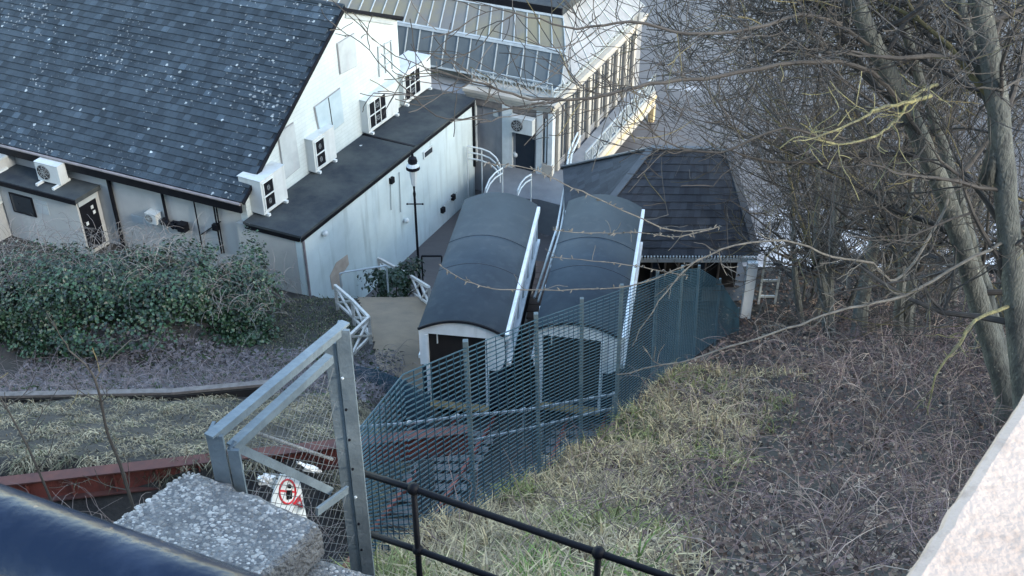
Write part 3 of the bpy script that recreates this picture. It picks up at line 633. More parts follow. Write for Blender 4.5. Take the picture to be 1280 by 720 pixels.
# ------------------------------------------------------------------ lamp post
lp = AT(523, 330, -.4); lp.z = ground_z(lp.x, lp.y); LS = (ATY(513, 187, lp.y).z-lp.z)/5.26
lamp = thing('street_lamp', 'slim black lamp post with old style lantern by the white wall', 'street lamp', lp)
mb = MB(); mb.lathe([(.15,0),(.15,.35),(.10,.42),(.09,.9),(.055,1.0),(.045,3.9),(.06,4.0),(.035,4.1),(.05,4.25)], lp, 12, 1.0, LS); mb.build('post', m_black, lamp)
mb = MB(); mb.tube([lp+Vector((-.3,0,3.7*LS)), lp+Vector((.3,0,3.7*LS))], .025, 6); mb.ball(lp+Vector((-.3,0,3.7*LS)), .04); mb.ball(lp+Vector((.3,0,3.7*LS)), .04); mb.build('ladder_bar', m_black, lamp)
mb = MB(); mb.lathe([(.09,4.25),(.17,4.72)], lp, 6, 1.0, LS); ln = mb.build('lantern', m_trim, lamp)
mb = MB(); mb.lathe([(.27,4.72),(.25,4.80),(.16,4.90),(.19,4.93),(.15,5.03),(.05,5.08),(.05,5.16),(.01,5.26)], lp, 12, 1.0, LS); mb.build('lantern_cap', m_black, ln)
mb = MB(); mb.lathe([(.256,4.805),(.18,4.885)], lp, 12, 1.0, LS); mb.build('lantern_band', m_trim, ln)

# ------------------------------------------------------------------ white railings by the pavilion steps
def curve_rail(label, pts, zs, gap, posts):
    P = [AT(x, y, z) for (x, y), z in zip(pts, zs)]; b = P[0]
    t = thing('step_railing', label, 'railing', (b.x, b.y, ground_z(b.x, b.y)), 0, 'white railings by the pavilion steps')
    for g_ in gap:
        mb = MB(); mb.tube([p-Zv*g_ for p in P], .035, 6); mb.build('rail', m_trim, t)
    for k in posts: mb = MB(); mb.tube([P[k], Vector((P[k].x, P[k].y, ground_z(P[k].x, P[k].y)))], .035, 6); mb.build('post', m_trim, t)
curve_rail('white railing curving from the wing corner to the pavilion steps', [(584,183),(592,184),(602,186),(612,190),(620,197),(625,206)], [.9,.9,.88,.8,.65,.4], (0,.3,.6), (0,2,5))
curve_rail('white double railing curving down behind the left car roof', [(628,210),(619,216),(612,224),(607,236)], [.8,.85,.85,.8], (0,.25), (0,3))
curve_rail('short white double railing on the paving between the car roofs', [(664,218),(657,222),(651,229),(647,238)], [.8,.85,.85,.8], (0,.25), (0,3))
hr = thing('platform_handrail', 'long white handrail running beside the right car towards the shed', 'railing', (1.4, 31, 1)); P = [AT(722,166,2.0), AT(711,190,2.2), AT(706,232,2.6), AT(697,282,3.6), AT(668,372,4.2)]
for g_ in (0, .12): mb = MB(); mb.tube([p-Zv*g_*1.2+Vector((g_,0,0)) for p in P], .04, 6); mb.build('rail', m_trim, hr)
for p in P[1:4]: mb = MB(); mb.tube([p, Vector((p.x,p.y,ground_z(p.x,p.y)))], .035, 6); mb.build('post', m_trim, hr)
bl_ = thing('bollard_light', 'small round white bollard light on the paving before the pavilion door', 'bollard', AT(645,207,-.45)); mb = MB(); q = bl_.location; mb.lathe([(.05,-.1),(.05,.5)], q, 10); mb.build('post', m_black, bl_); mb = MB(); mb.ball(q+Zv*.6, .16); mb.build('globe', m_trim, bl_)

# ------------------------------------------------------------------ timber fences beside the path
def xfence(label, tops, h=1.05):
    P = []
    for px, py in tops:
        g_ = None
        for k in range(200):      # find the ground point whose top projects there
            zz = k*.03; p = AT(px, py, zz)
            if p.z - ground_z(p.x, p.y) >= h: g_ = p; break
        P.append(g_ or p)
    b = P[0]; t = thing('path_fence', label, 'fence', (b.x, b.y, b.z-h), 0, 'white timber fences along the path')
    for a, c_ in zip(P, P[1:]):
        n = max(1, round((c_-a).length/1.3))
        for k in range(n):
            p, q = a.lerp(c_, k/n), a.lerp(c_, (k+1)/n)
            mb = MB(); mb.bar(p, q, .09, .1); mb.build('top_rail', m_wood, t)
            mb = MB(); mb.bar(p-Zv*.75, q-Zv*.75, .07, .08); mb.build('bottom_rail', m_wood, t)
            mb = MB(); mb.bar(p-Zv*(.05), q-Zv*.75, .07, .07); mb.bar(q-Zv*.05+Vector((.02,.03,0)), p-Zv*.75+Vector((.02,.03,0)), .06, .06); mb.build('cross_brace', m_wood, t)
    for p in P: mb = MB(); mb.bar(p+Zv*.02, p-Zv*(h+.15), .1, .1, (0,1,0)); mb.build('post', m_wood, t)
xfence('white timber fence with cross braces on the left side of the path', [(419,357),(440,375),(461,397),(437,420)])
xfence('white timber fence with cross braces on the right side of the path', [(473,323),(505,340),(536,359)])
mb = MB(); P = [AT(425,342,1.6), AT(432,340,1.7), AT(483,332,1.6)]
hb = thing('path_handrail', 'single grey handrail at the far end of the path beside the bush', 'railing', (P[0].x, P[0].y, .5)); mb.tube(P, .035, 6); mb.build('rail', m_board, hb)
for p in (P[0], P[2]): mb = MB(); mb.tube([p, p-Zv*1.2], .035, 6); mb.build('post', m_board, hb)
mb = MB(); P = [AT(527,320,1.1), AT(552,320,1.1)]; h2 = thing('low_barrier', 'short dark barrier between lamp post and left car roof', 'railing', (P[0].x, P[0].y, 0)); mb.tube(P, .04, 6); mb.build('rail', m_black, h2)
for p in P: mb = MB(); mb.tube([p, p-Zv*1.1], .03, 6); mb.build('post', m_black, h2)

# ------------------------------------------------------------------ coping wall, girder, pipe railing
cw = thing('coping_wall', 'low grey wall with flat coping across the ivy bank', 'wall', (-9, 22.3, 5))
A_, B_ = AT(-40, 493, 5.75), AT(336, 477, 5.75); mid = AT(215, 488, 5.75)
mb = MB(); 
for a, b in ((A_, mid), (mid, B_)): mb.bar(a+Zv*-.04, b+Zv*-.04, .17, .08)
mb.build('coping', m_oldwood, cw)
mb = MB()
for a, b in ((A_, mid), (mid, B_)): mb.bar(a+Zv*-.6, b+Zv*-.6, .2, .95)
mb.build('wall', m_dark, cw)  # near-black body paints the shadow line below the coping
gd = thing('steel_girder', 'rusty red steel girder crossing below the ivy bank', 'girder', (-5, 16.2, 8.3)); A_ = AT(-40, 606, 9.0); B_ = AT(590, 535, 9.0); d = (B_-A_).normalized()
mb = MB(); mb.bar(A_-Zv*.28, B_-Zv*.28, .03, .5); mb.build('web', m_rust, gd)
mb = MB(); mb.bar(A_-Zv*.02, B_-Zv*.02, .26, .035); mb.bar(A_-Zv*.55, B_-Zv*.55, .26, .035); mb.build('flange', mat('dark_rusty_steel', (.09,.045,.04), (.15,.06,.045), 3, .85), gd)
mb = MB(); n = d.cross(Zv).normalized()
for k in range(12): mb = MB(); p = A_+d*((B_-A_).length*(k+.3)/12); mb.box(p-Zv*.28+n*.06, .02, .1, .48, d); mb.build('stiffener', m_rust, gd)
for t_ in (.12, .5, .9): mb = MB(); p = A_.lerp(B_, t_); mb.box(p-Zv*2.0, .3, .3, 2.85); mb.build('pier', m_conc, gd)
pr1 = thing('pipe_railing', 'pale pipe handrail along the track seen through the mesh fence', 'railing', (0, 19, 5))
L1 = [AT(448,534,8.2), AT(512,529,8.2), AT(572,521,8.2), AT(655,513,8.0), AT(767,493,7.9)]; L2 = [AT(455,577,8.0), AT(520,566,7.8), AT(589,551,7.6), AT(678,532,7.5), AT(767,510,7.3)]
for L_ in (L1, L2):
    mb = MB(); mb.tube(L_, .035, 6); mb.build('rail', m_wire, pr1)
for a in L1: mb = MB(); mb.tube([a, Vector((a.x,a.y,a.z-2.0))], .035, 6); mb.ball(a, .07); mb.build('post', m_wire, pr1)
for a in L2: mb = MB(); mb.tube([a, Vector((a.x,a.y,a.z-2.0))], .03, 6); mb.ball(a, .06); mb.build('post', m_wire, pr1)
rg = thing('rope_coil', 'pale frayed rope bundle tied on the track handrail', 'rope', AT(540,562,7.7)); rng = random.Random(8)
mb = MB(); a, b = AT(517,571,7.75), AT(577,551,7.75)
mb.tube([a.lerp(b, k/40)+Vector((0, .06*math.cos(k*1.6), .08*math.sin(k*1.6))) for k in range(41)], .035, 5); mb.tube([a.lerp(b,.1)+Vector((.05*math.sin(k), 0, -.06*k)) for k in range(9)], .03, 5)
mb.build('rope', m_plastic, rg)

# ------------------------------------------------------------------ mesh fences
def mesh_fence(label, bots, tops, pitch, strip, m, postm, vert=.28, every=0):
    t = thing('mesh_fence', label, 'fence', bots[len(bots)//2])
    for i in range(len(bots)-1):
        b0, b1, t0, t1 = bots[i], bots[i+1], tops[i], tops[i+1]; mb = MB(); n = max(4, int(max((t0-b0).length, (t1-b1).length)/(pitch*(.72 if i > 5 else 1)))); strip_ = strip*(1.35 if i > 5 else 1)
        d = (b1-b0).normalized(); side = d.cross(Zv).normalized()
        for k in range(n+1):
            f = k/n; p, q = b0.lerp(t0, f), b1.lerp(t1, f); mb.bar(p, q, .008, strip_)
        L_ = (b1-b0).length; nv = max(2, int(L_/vert))
        for k in range(1, nv): f = k/nv; mb.bar(b0.lerp(b1, f)+side*.008, t0.lerp(t1, f)+side*.008, .007, .007, side)
        mb.build('mesh_panel', m, t)
    for b, tp in zip(bots[every:], tops[every:]):
        mb = MB(); mb.bar(b-Zv*.3+Vector((0,.06,0)), tp+Zv*.06+Vector((0,.06,0)), .055, .055, (0,1,0)); mb.build('post', postm, t)
    return t
bt = [(460,700),(520,715),(594,650),(675,592),(727,560),(769,540),(815,495),(845,468),(868,445),(895,425),(924,412)]
tp = [(455,535),(505,468),(577,436),(664,400),(722,380),(775,362),(818,345),(850,337),(870,336),(898,352),(921,388)]
yy = [5.5,7,9,11,13,14.5,17,19.5,22,25,29]
BO = [ATY(*b, y) for b, y in zip(bt, yy)]; TO = []
for b, t_ in zip(BO, tp): q = ATY(*t_, b.y); TO.append(Vector((b.x+(q.x-b.x)*.6, b.y, q.z)))
mesh_fence('tall teal wire mesh fence running down the cliff beside the cars', BO, TO, .062, .0125, m_teal, m_tealpost, .28, 2)
b0 = [ATY(436,500,25.5), ATY(470,510,25.0), ATY(505,528,24.4), ATY(535,548,23.6)]; t0 = [ATY(437,456,25.5), ATY(472,463,25.0), ATY(507,477,24.4), ATY(537,494,23.6)]
mesh_fence('short blue-grey mesh fence across the foot of the path', b0, t0, .045, .026, m_teal, m_tealpost, .2)

# ------------------------------------------------------------------ steel gate frame with chain link, and its sign
gf = thing('gate_frame', 'galvanised steel gate frame filled with chain link behind the concrete block', 'gate', (-.8, 3.1, 19.2))
pA, pB = AT(266, 541, 21.5), AT(428, 406, 21.5); dg = (pB-pA).normalized(); ng = dg.cross(Zv).normalized()   # ng to the right / towards viewer
def angle_iron(mb, a, b, w, sidev, upv, th=.008):
    mb.bar(a+upv*0, b+upv*0, w, th, upv); mb.bar(a+sidev*(w/2)-upv*w/2, b+sidev*(w/2)-upv*w/2, th, w, upv)
mb = MB(); mb.bar(pA-dg*.02, pB+dg*.02, .038, .009); mb.bar(pA+ng*.014-Zv*.017, pB+ng*.014-Zv*.017, .007, .025); mb.build('top_rail', m_galv, gf)
pA2, pB2 = AT(288,557,21.43), AT(412,444,21.43)
mb = MB(); mb.bar(pA2, pB2, .034, .008); mb.bar(pA2+ng*.013-Zv*.018, pB2+ng*.013-Zv*.018, .007, .026); mb.build('inner_rail', m_galv, gf)
def post(p, w, dpt, zb, name='post'):
    mb = MB(); mb.box((p.x, p.y, (p.z+zb)/2), w, .012, p.z-zb, (1,-.1,0)); mb.box((p.x-w/2+.006, p.y+dpt/2, (p.z+zb)/2), .012, dpt, p.z-zb, (1,-.1,0)); return mb.build(name, m_galv, gf)
post(pA+Vector((.005,.0,-.01)), .055, .07, 19.2); post(pA+Vector((.058,.0,-.075)), .04, .05, 19.2)
p1 = post(pB+Vector((-.052,-.012,-.075)), .046, .05, 18.6); p2 = post(pB+Vector((.004,-.03,.0)), .054, .06, 18.6)
for k in range(7):
    mb = MB(); p = pB+Vector((-.012,-.05,-.22-.16*k)); mb.lathe([(.005,-.004),(.0065,0),(.005,.004)], p, 8); mb.build('bolt', m_trim if k in (0,4) else m_black, p2)
def gpt(px, py, off=.0): p = ONPL(px, py, pA+ng*off, dg); return p
mb = MB(); mb.bar(gpt(290,556,.04), gpt(414,614,.04), .010, .032, Zv); mb.build('cross_bar', m_galv, gf)
mb = MB(); mb.bar(gpt(396,640,.09), gpt(434,612,.09), .012, .035, Zv); mb.build('brace', m_galv, gf)
mb = MB(); mb.tube([gpt(312,538,-.02), gpt(415,574,-.02)], .007, 8); mb.build('tie_rod', m_wire, gf)
mb = MB(); L_ = (pB-pA).length; Hc = 1.15; st = .05; org = pA-Zv*Hc
def clipline(a0, z0, a1, z1):
    pts = []
    n = 14
    for k in range(n+1):
        a_ = a0+(a1-a0)*k/n; z_ = z0+(z1-z0)*k/n
        if 0 <= a_ <= L_-.07 and 0 <= z_ <= Hc-.13: pts.append(org+dg*a_+Zv*z_+ng*(.006 if k % 2 else -.006))
        else:
            if len(pts) > 1: mb.tube(pts, .0013, 4, cap=False)
            pts = []
    if len(pts) > 1: mb.tube(pts, .0013, 4, cap=False)
k = -Hc
while k < L_+Hc:
    clipline(k, 0, k+Hc, Hc); clipline(k, Hc, k+Hc, 0); k += st
mb.build('chain_link', mat('dull_wire', (.15,.165,.17), (.09,.10,.105), 12, .6, .2), gf)
# white plastic sheets caught behind the chain link
def crumple(label, pts, off, seed):
    rng = random.Random(seed); P = [ONPL(*q, pA-ng*off, dg) for q in pts]; mb = MB(); n = 7; G_ = []
    for i in range(n):
        for j in range(n): G_.append(P[0].lerp(P[1], i/(n-1)).lerp(P[3].lerp(P[2], i/(n-1)), j/(n-1))+Vector([rng.uniform(-.008,.008) for _ in range(3)])+ng*rng.uniform(-.02,.02))
    mb.add(G_+[g_-ng*.004 for g_ in G_], [(i*n+j, (i+1)*n+j, (i+1)*n+j+1, i*n+j+1) for i in range(n-1) for j in range(n-1)]+[(n*n+i*n+j, n*n+i*n+j+1, n*n+(i+1)*n+j+1, n*n+(i+1)*n+j) for i in range(n-1) for j in range(n-1)])
    return tag(mb.build('plastic_sheet', m_plastic), label, 'plastic sheet')
crumple('crumpled white plastic sheet behind the chain link, left of the sign', [(326,596),(347,592),(346,612),(328,606)], .05, 1)
crumple('crumpled white plastic sheet behind the chain link, above the sign', [(372,578),(402,585),(400,592),(386,590)], .05, 2)
sg = thing('warning_sign', 'white warning sign with red prohibition circle and red triangle behind the concrete block', 'sign', gpt(362,640,-.03))
def spt(px, py, o=0): return ONPL(px, py, pA-ng*.03, dg)+ng*o
mb = MB(); mb.prism([spt(350,592), spt(373,596), spt(383,650), spt(336,640), spt(340,618)], ng*.004); mb.build('plate', m_carwhite, sg)
cs = spt(358,614,.006); su = (spt(358,604)-spt(358,624)).normalized()
def sell(a_, rx, rz): return cs+dg*0+ (spt(368,614)-spt(348,614))/20*rx*math.cos(a_)+(spt(358,604)-spt(358,624))/20*rz*math.sin(a_)
mb = MB(); mb.tube([sell(a_, 10, 15) for a_ in np.linspace(0, 2*math.pi, 33)], .004, 6); mb.bar(sell(math.pi*.97,10,15), sell(-.03,10,15), .004, .007, Zv); mb.build('prohibition_ring', m_red, sg)
mb = MB(); mb.prism([sell(a_, 2.6, 2.6)+(spt(360,607)-spt(358,614)) for a_ in np.linspace(0,2*math.pi,12,endpoint=False)], ng*.003); mb.prism([spt(356,612,.006), spt(363,612,.006), spt(363,622,.006), spt(357,624,.006)], ng*.003); mb.build('figure', m_black, sg)
mb = MB(); mb.prism([spt(373,618,.006), spt(377,634,.006), spt(364,629,.006)], ng*.003); tr_ = mb.build('warning_triangle', m_red, sg)
mb = MB(); mb.prism([spt(372,625,.010), spt(374,630,.010), spt(369,628,.010)], ng*.002); mb.build('triangle_face', m_trim, tr_)

# ------------------------------------------------------------------ concrete blocks, handrail, near rail and wall cap
def agg_block(label, corners, z1, th, npeb, seed, rg_=(.003,.0085)):
    b = sum((Vector(c) for c in corners), Vector())/len(corners); t = thing('concrete_block', label, 'concrete block', (b.x, b.y, z1-th))
    rng = random.Random(seed); P = [Vector((c[0], c[1], z1-th)) for c in corners]; ctr = sum(P, Vector())/4; mb = MB(); per = []
    for a, c_ in zip(P, P[1:]+P[:1]):
        for k in range(14):
            q_ = a.lerp(c_, k/14)+Vector((rng.uniform(-.006,.006), rng.uniform(-.006,.006), 0)); cut = .035 if k == 0 else (.012 if k in (1, 13) else (.012 if rng.random() < .12 else 0)); per.append(q_+(ctr-q_).normalized()*cut)
    n_p = len(per); rows = [(0, 0), (0, th-.035), (.006, th-.016), (.018, th-.005), (.035, th)]
    vs = [p+(ctr-p).normalized()*s_+Zv*(z_+(rng.uniform(-.003,.003) if 0 < r_i < 4 else 0)) for r_i, (s_, z_) in enumerate(rows) for p in per]
    mb.add(vs, [tuple(range(n_p))[::-1]]+[(r_*n_p+k, r_*n_p+(k+1)%n_p, (r_+1)*n_p+(k+1)%n_p, (r_+1)*n_p+k) for r_ in range(4) for k in range(n_p)]+[tuple(range(4*n_p, 5*n_p))]); bl = mb.build('slab', m_conc, t)
    rng = random.Random(seed); mb = MB()
    for k in range(npeb):
        u_, v_ = rng.random(), rng.random(); p = P[0].lerp(P[1], u_).lerp(P[3].lerp(P[2], u_), v_); p = ctr+(p-ctr)*.94; p.z = z1-.002; blot = math.sin(p.x*19+seed)*math.sin(p.y*23+p.x*7)+.6*math.sin(p.x*41-p.y*37)
        if blot < -.35 and rng.random() < .55: continue
        r_ = rng.uniform(*rg_)*(1.4 if rng.random() < .12 else 1); n_ = 6; ph = rng.random()*6; sq = rng.uniform(.6,1); tn = rng.choice((.5,.65,.75,.85,.95,1,1.1,1.25,1.5))*(1+.16*blot)
        vs = []
        for rr, zz in ((1,0),(.85,.5),(.35,.8)):
            for q in range(n_): a_ = ph+2*math.pi*q/n_; vs.append(p+Vector((r_*rr*math.cos(a_)*rng.uniform(.85,1.1), r_*sq*rr*math.sin(a_), r_*.55*zz)))
        mb.add(vs, [(i*n_+q, i*n_+(q+1)%n_, (i+1)*n_+(q+1)%n_, (i+1)*n_+q) for i in range(2) for q in range(n_)]+[tuple(range(12,18))], tn)
    mb.build('aggregate', m_pebble, bl); return t
q = [AT(240,580,21.3), AT(412,652,21.3)]; e = (q[1]-q[0]); s_ = Vector((-.21,-.27,0)).normalized()
agg_block('large pebbly concrete block beside the dark near handrail', [q[0], q[0]+s_*1.0, q[1]+s_*1.0, q[1]], 21.3, .14, 8500, 1)
q2 = [AT(395,690,21.12), AT(500,728,21.12)]
agg_block('lower pebbly concrete slab at the foot of the gate post', [q2[0], q2[0]+s_*.7, q2[1]+s_*.7, q2[1]], 21.12, .2, 3000, 2)
# pier below blocks
pier = MB(); b = q[0]+s_*.5+e*.5; pier.box((b.x, b.y, 20.2), .46, .8, 1.83, e); tag(pier.build('concrete_pier', m_conc), 'rough concrete pier carrying the large pebbly block', 'pier')
hrl = thing('cliff_handrail', 'black tubular handrail with ball joints descending along the grassy bank', 'railing', (0, 3.4, 19.2))
H = [AT(447,589,20.4), AT(517,611,20.4), AT(748,691,20.4), AT(1000,778,20.4)]
mb = MB(); mb.tube(H, .016, 10); mb.build('top_rail', m_black, hrl, smooth=True)
Hl = [Vector((p.x, p.y, p.z-.40)) for p in H]; mb = MB(); mb.tube(Hl, .016, 10); mb.build('lower_rail', m_black, hrl, smooth=True)
for p in H[1:]:
    mb = MB(); mb.tube([p, Vector((p.x, p.y, 18.9))], .015, 10); po = mb.build('post', m_black, hrl, smooth=True)
    mb = MB(); mb.ball(p, .031); mb.build('ball_joint', m_black, po, smooth=True); mb = MB(); mb.ball(p-Zv*.40, .028); mb.build('ball_joint', m_black, po, smooth=True)
r0 = .036; A_, B_ = AT(0,612,23.5), AT(300,718,23.5); dn = (B_-A_).normalized(); off = -UP*r0
nr = thing('near_handrail', 'thick dark blue tubular handrail right in front at lower left', 'railing', (A_.x, A_.y, 22.3))
m_rail = mat('dark_blue_gloss', (.004,.010,.026), (.022,.035,.065), 14, .2, lo=.5, hi=.8, bump=.06, bscale=60, spots=(.13,.095,.07), spot_scale=46, spot_size=.05, spec=.22)
mb = MB(); mb.tube([A_+off-dn*1.4, A_+off, B_+off, B_+off+dn*1.0], r0, 32); mb.build('rail', m_rail, nr, smooth=True)
mb = MB(); p = A_+off-dn*1.0; mb.tube([p, Vector((p.x, p.y, 22.25))], .03, 16); mb.build('post', m_rail, nr, smooth=True)
wc = thing('parapet_wall', 'pale pinkish concrete parapet with flat coping at lower right', 'wall', (.9, .7, 22.3))
A_, B_ = AT(1282,478,23.4), AT(1123,722,23.4); d = (A_-B_).normalized(); n = Vector((d.y,-d.x,0)); s0, s1 = B_-d*.35, A_+d*1.3
P = [s0, s0+n*.42, s1+n*.42, s1]; rng = random.Random(9); mb = MB(); m_ = 160; L_w = (s1-s0).length
jit = [rng.gauss(0,.0004)+(.0018 if rng.random() < .04 else 0) for _ in range(m_+1)]
prof_ = [(.075,-.11),(.004,-.016),(.002,-.010),(.005,-.003),(.012,0)]
vs = []
for k in range(m_+1):
    q_ = s0+d*(L_w*k/m_)
    vs += [q_+n*(ins+(jit[k] if ins < .05 else 0))+Zv*(z_-(.5*abs(jit[k]) if z_ < 0 else 0)) for ins, z_ in prof_]+[q_+n*(.42-ins)+Zv*z_ for ins, z_ in prof_[::-1]]
w_ = 10
mb.add(vs, [(k*w_+i_, k*w_+(i_+1)%w_, (k+1)*w_+(i_+1)%w_, (k+1)*w_+i_) for k in range(m_) for i_ in range(w_)]+[tuple(range(w_))[::-1], tuple(range(m_*w_, m_*w_+w_))]); mb.build('coping', m_cap, wc)
mb = MB(); mb.prism([p+Zv*-.115+n*(.12 if i in (0,3) else -.12) for i, p in enumerate(P)], -Zv*1.0); mb.build('wall', m_cap, wc)

# ------------------------------------------------------------------ vegetation
def leafq(mb, p, n, s, rng, tint):
    n = n.normalized(); a = n.cross(Vector((rng.uniform(-1,1), rng.uniform(-1,1), rng.uniform(-1,1))))
    if a.length < .05: a = n.cross(Vector((1,0,.2)))
    a.normalize(); b = n.cross(a)
    mb.add([p-a*s*.1-b*s*.5, p+a*s*.5-b*s*.1+n*s*.12, p+b*s*.6, p-a*s*.5-b*s*.1+n*s*.12], [(0,1,2,3)], tint)
def rv(rng): return Vector((rng.uniform(-1,1), rng.uniform(-1,1), rng.uniform(-1,1)))
# ivy bushes on the bank: one shrub per clump
def ivy_bush(label, c, rx, ry, rz, n, seed, size=.15, greens_glints=(.6,1.5), dead=.1):
    rng = random.Random(seed); t = thing('ivy_bush', label, 'bush', c, 0, 'ivy bushes on the bank'); c = Vector(c); mb = MB()
    lumps = [(rv(rng).normalized(), rng.uniform(.15,.4)) for _ in range(14)]
    for k in range(n):
        d = rv(rng).normalized()
        if d.z < -.15: d.z = -d.z
        r_ = 1+sum(h_*max(0, d.dot(l_)-.78)*5 for l_, h_ in lumps)-.32; r_ *= rng.uniform(.66, 1.03)*(1+.10*math.sin(d.x*9+seed)*math.sin(d.z*8+d.y*7))
        p = c+Vector((d.x*rx*r_, d.y*ry*r_, d.z*rz*r_)); g_ = ground_z(p.x, p.y)
        if p.z < g_: p.z = g_+rng.uniform(0,.2)
        clump = .6+.4*math.sin(p.x*2.3+seed)*math.sin(p.z*3.1+p.y*1.7)
        tn = rng.uniform(*greens_glints)*(.7+.6*clump)
        tint = (tn, tn, tn*.9) if rng.random() > dead+.5*max(0, .35-(p.z-g_))*(dead > 0) else (tn*2.6, tn*1.7, tn*1.9)
        leafq(mb, p, d+rv(rng)*.8+Vector((0,-.2,.35)), size*rng.uniform(.6,1.3), rng, tint)
    mb.build('foliage', m_ivy, t)
    for k in range(5):
        mb = MB(); d = rv(rng); p = c+Vector((d.x*rx*.5, d.y*ry*.5, 0)); p.z = ground_z(p.x, p.y)-.1; mb.tube([p, p+Vector((d.x*.2, d.y*.2, rz*.5)), p+Vector((d.x*.6, d.y*.6, rz*.9))], [.03,.02,.008], 5)
        mb.build('stem', m_twig, t)
bushes = [((40,400),2.6,2.2,2.0,2600,'broad ivy bush at the left edge under the cream wall block'),
          ((110,365),2.4,2.2,1.9,2600,'ivy bush below the dark door of the lean-to'),
          ((190,370),2.2,2.2,1.9,2500,'ivy bush below the black downpipe'),
          ((262,372),2.0,2.2,2.0,2600,'dark glossy ivy bush under the black pipe bundle and cables'),
          ((302,352),.95,1.2,1.9,1300,'tall dark green ivy bush at the right end by the white wing corner'),
          ((300,402),1.2,1.4,.9,1100,'low ivy bush at the right foot of the bank'),
          ((70,425),2.6,1.8,1.2,1500,'low ivy bush at the lower left above the coping wall')]
for i, ((px, py), rx, ry, rz, n, lab) in enumerate(bushes):
    p = GROUND(px, py+35); p.y += 1.3; p.z = ground_z(p.x, p.y); ivy_bush(lab, p, rx, ry*.92, rz*.86, int(n*2.1), 20+i, .108, (.15,1.9), .09)  # wide tint range also paints pale glints and dark gaps into the leaves
p = AT(492, 346, .5); p.z = max(.0, ground_z(p.x, p.y))
ivy_bush('round dark green bush by the path end under the lamp post', p, 1.05, .9, 1.15, 1500, 77, .13, (.5,1.0), 0)
bpy.data.objects[-1] if False else None
# moss and ivy carpet between girder and coping wall
rng = random.Random(31); mb = MB()
def blade(mb, p, h, lean, w, tint):
    s_ = Vector((-lean.y, lean.x, 0))
    if s_.length < 1e-4: s_ = Vector((1,0,0))
    s_ = s_.normalized()*w; m1 = p+Vector((lean.x*.35, lean.y*.35, h*.62)); tpp = p+Vector((lean.x, lean.y, h*rng.uniform(.4,.9)))
    mb.add([p-s_, p+s_, m1+s_*.75, m1-s_*.75, tpp], [(0,1,2,3),(3,2,4)], tint)
for k in range(3400):
    x, y = rng.uniform(-13, -2.6), rng.uniform(15.9, 22.2); z = ground_z(x, y); cl = math.sin(x*3.1+y*1.3)*math.sin(y*2.7-x*1.1)
    if cl < -.25 and rng.random() < .75: continue
    base = (.30,.25,.155) if rng.random() < .62 else ((.15,.15,.08) if rng.random() < .5 else (.38,.32,.20)); t0_ = .72+.55*cl
    for q in range(rng.randint(6, 12)):
        tn = rng.uniform(.5,1.4)*t0_; h_ = rng.uniform(.04,.20); blade(mb, Vector((x+rng.gauss(0,.09), y+rng.gauss(0,.09), z-.02)), h_, Vector((rng.uniform(-.16,.30), rng.uniform(-.48,.02), 0)), rng.uniform(.007,.015), tuple(c_*tn for c_ in base))
tag(mb.build('bank_grass', m_grass), kind='stuff')
# ground leaf on banks
mb = MB()
for k in range(9000):
    x, y = rng.uniform(-15, -3.5), rng.uniform(22.4, 28.5); p = Vector((x, y, ground_z(x, y)+.03)); tn = rng.uniform(.5,1.2)
    leafq(mb, p, Vector((0,-.2,1))+rv(rng)*.7, rng.uniform(.07,.16), rng, (.20*tn,.18*tn,.18*tn) if rng.random() < .8 else (.06*tn,.09*tn,.04*tn))
tag(mb.build('leaf_litter', m_litter), kind='stuff')

mb = MB()
for k in range(1500):
    p = GROUND(rng.uniform(332, 450), rng.uniform(366, 462))
    if inpoly(p.x, p.y) or p.y > 34: continue
    base = (.10,.125,.06) if rng.random() < .7 else (.22,.19,.13)
    for q in range(7): tn = rng.uniform(.5,1.4); blade(mb, Vector((p.x+rng.gauss(0,.12), p.y+rng.gauss(0,.12), p.z-.03)), rng.uniform(.04,.14), Vector((rng.uniform(-.08,.08), rng.uniform(-.1,.05), 0)), rng.uniform(.012,.022), tuple(c_*tn for c_ in base))
tag(mb.build('verge_grass', m_grass), kind='stuff')
def fxat(y): return interp(FX, y)
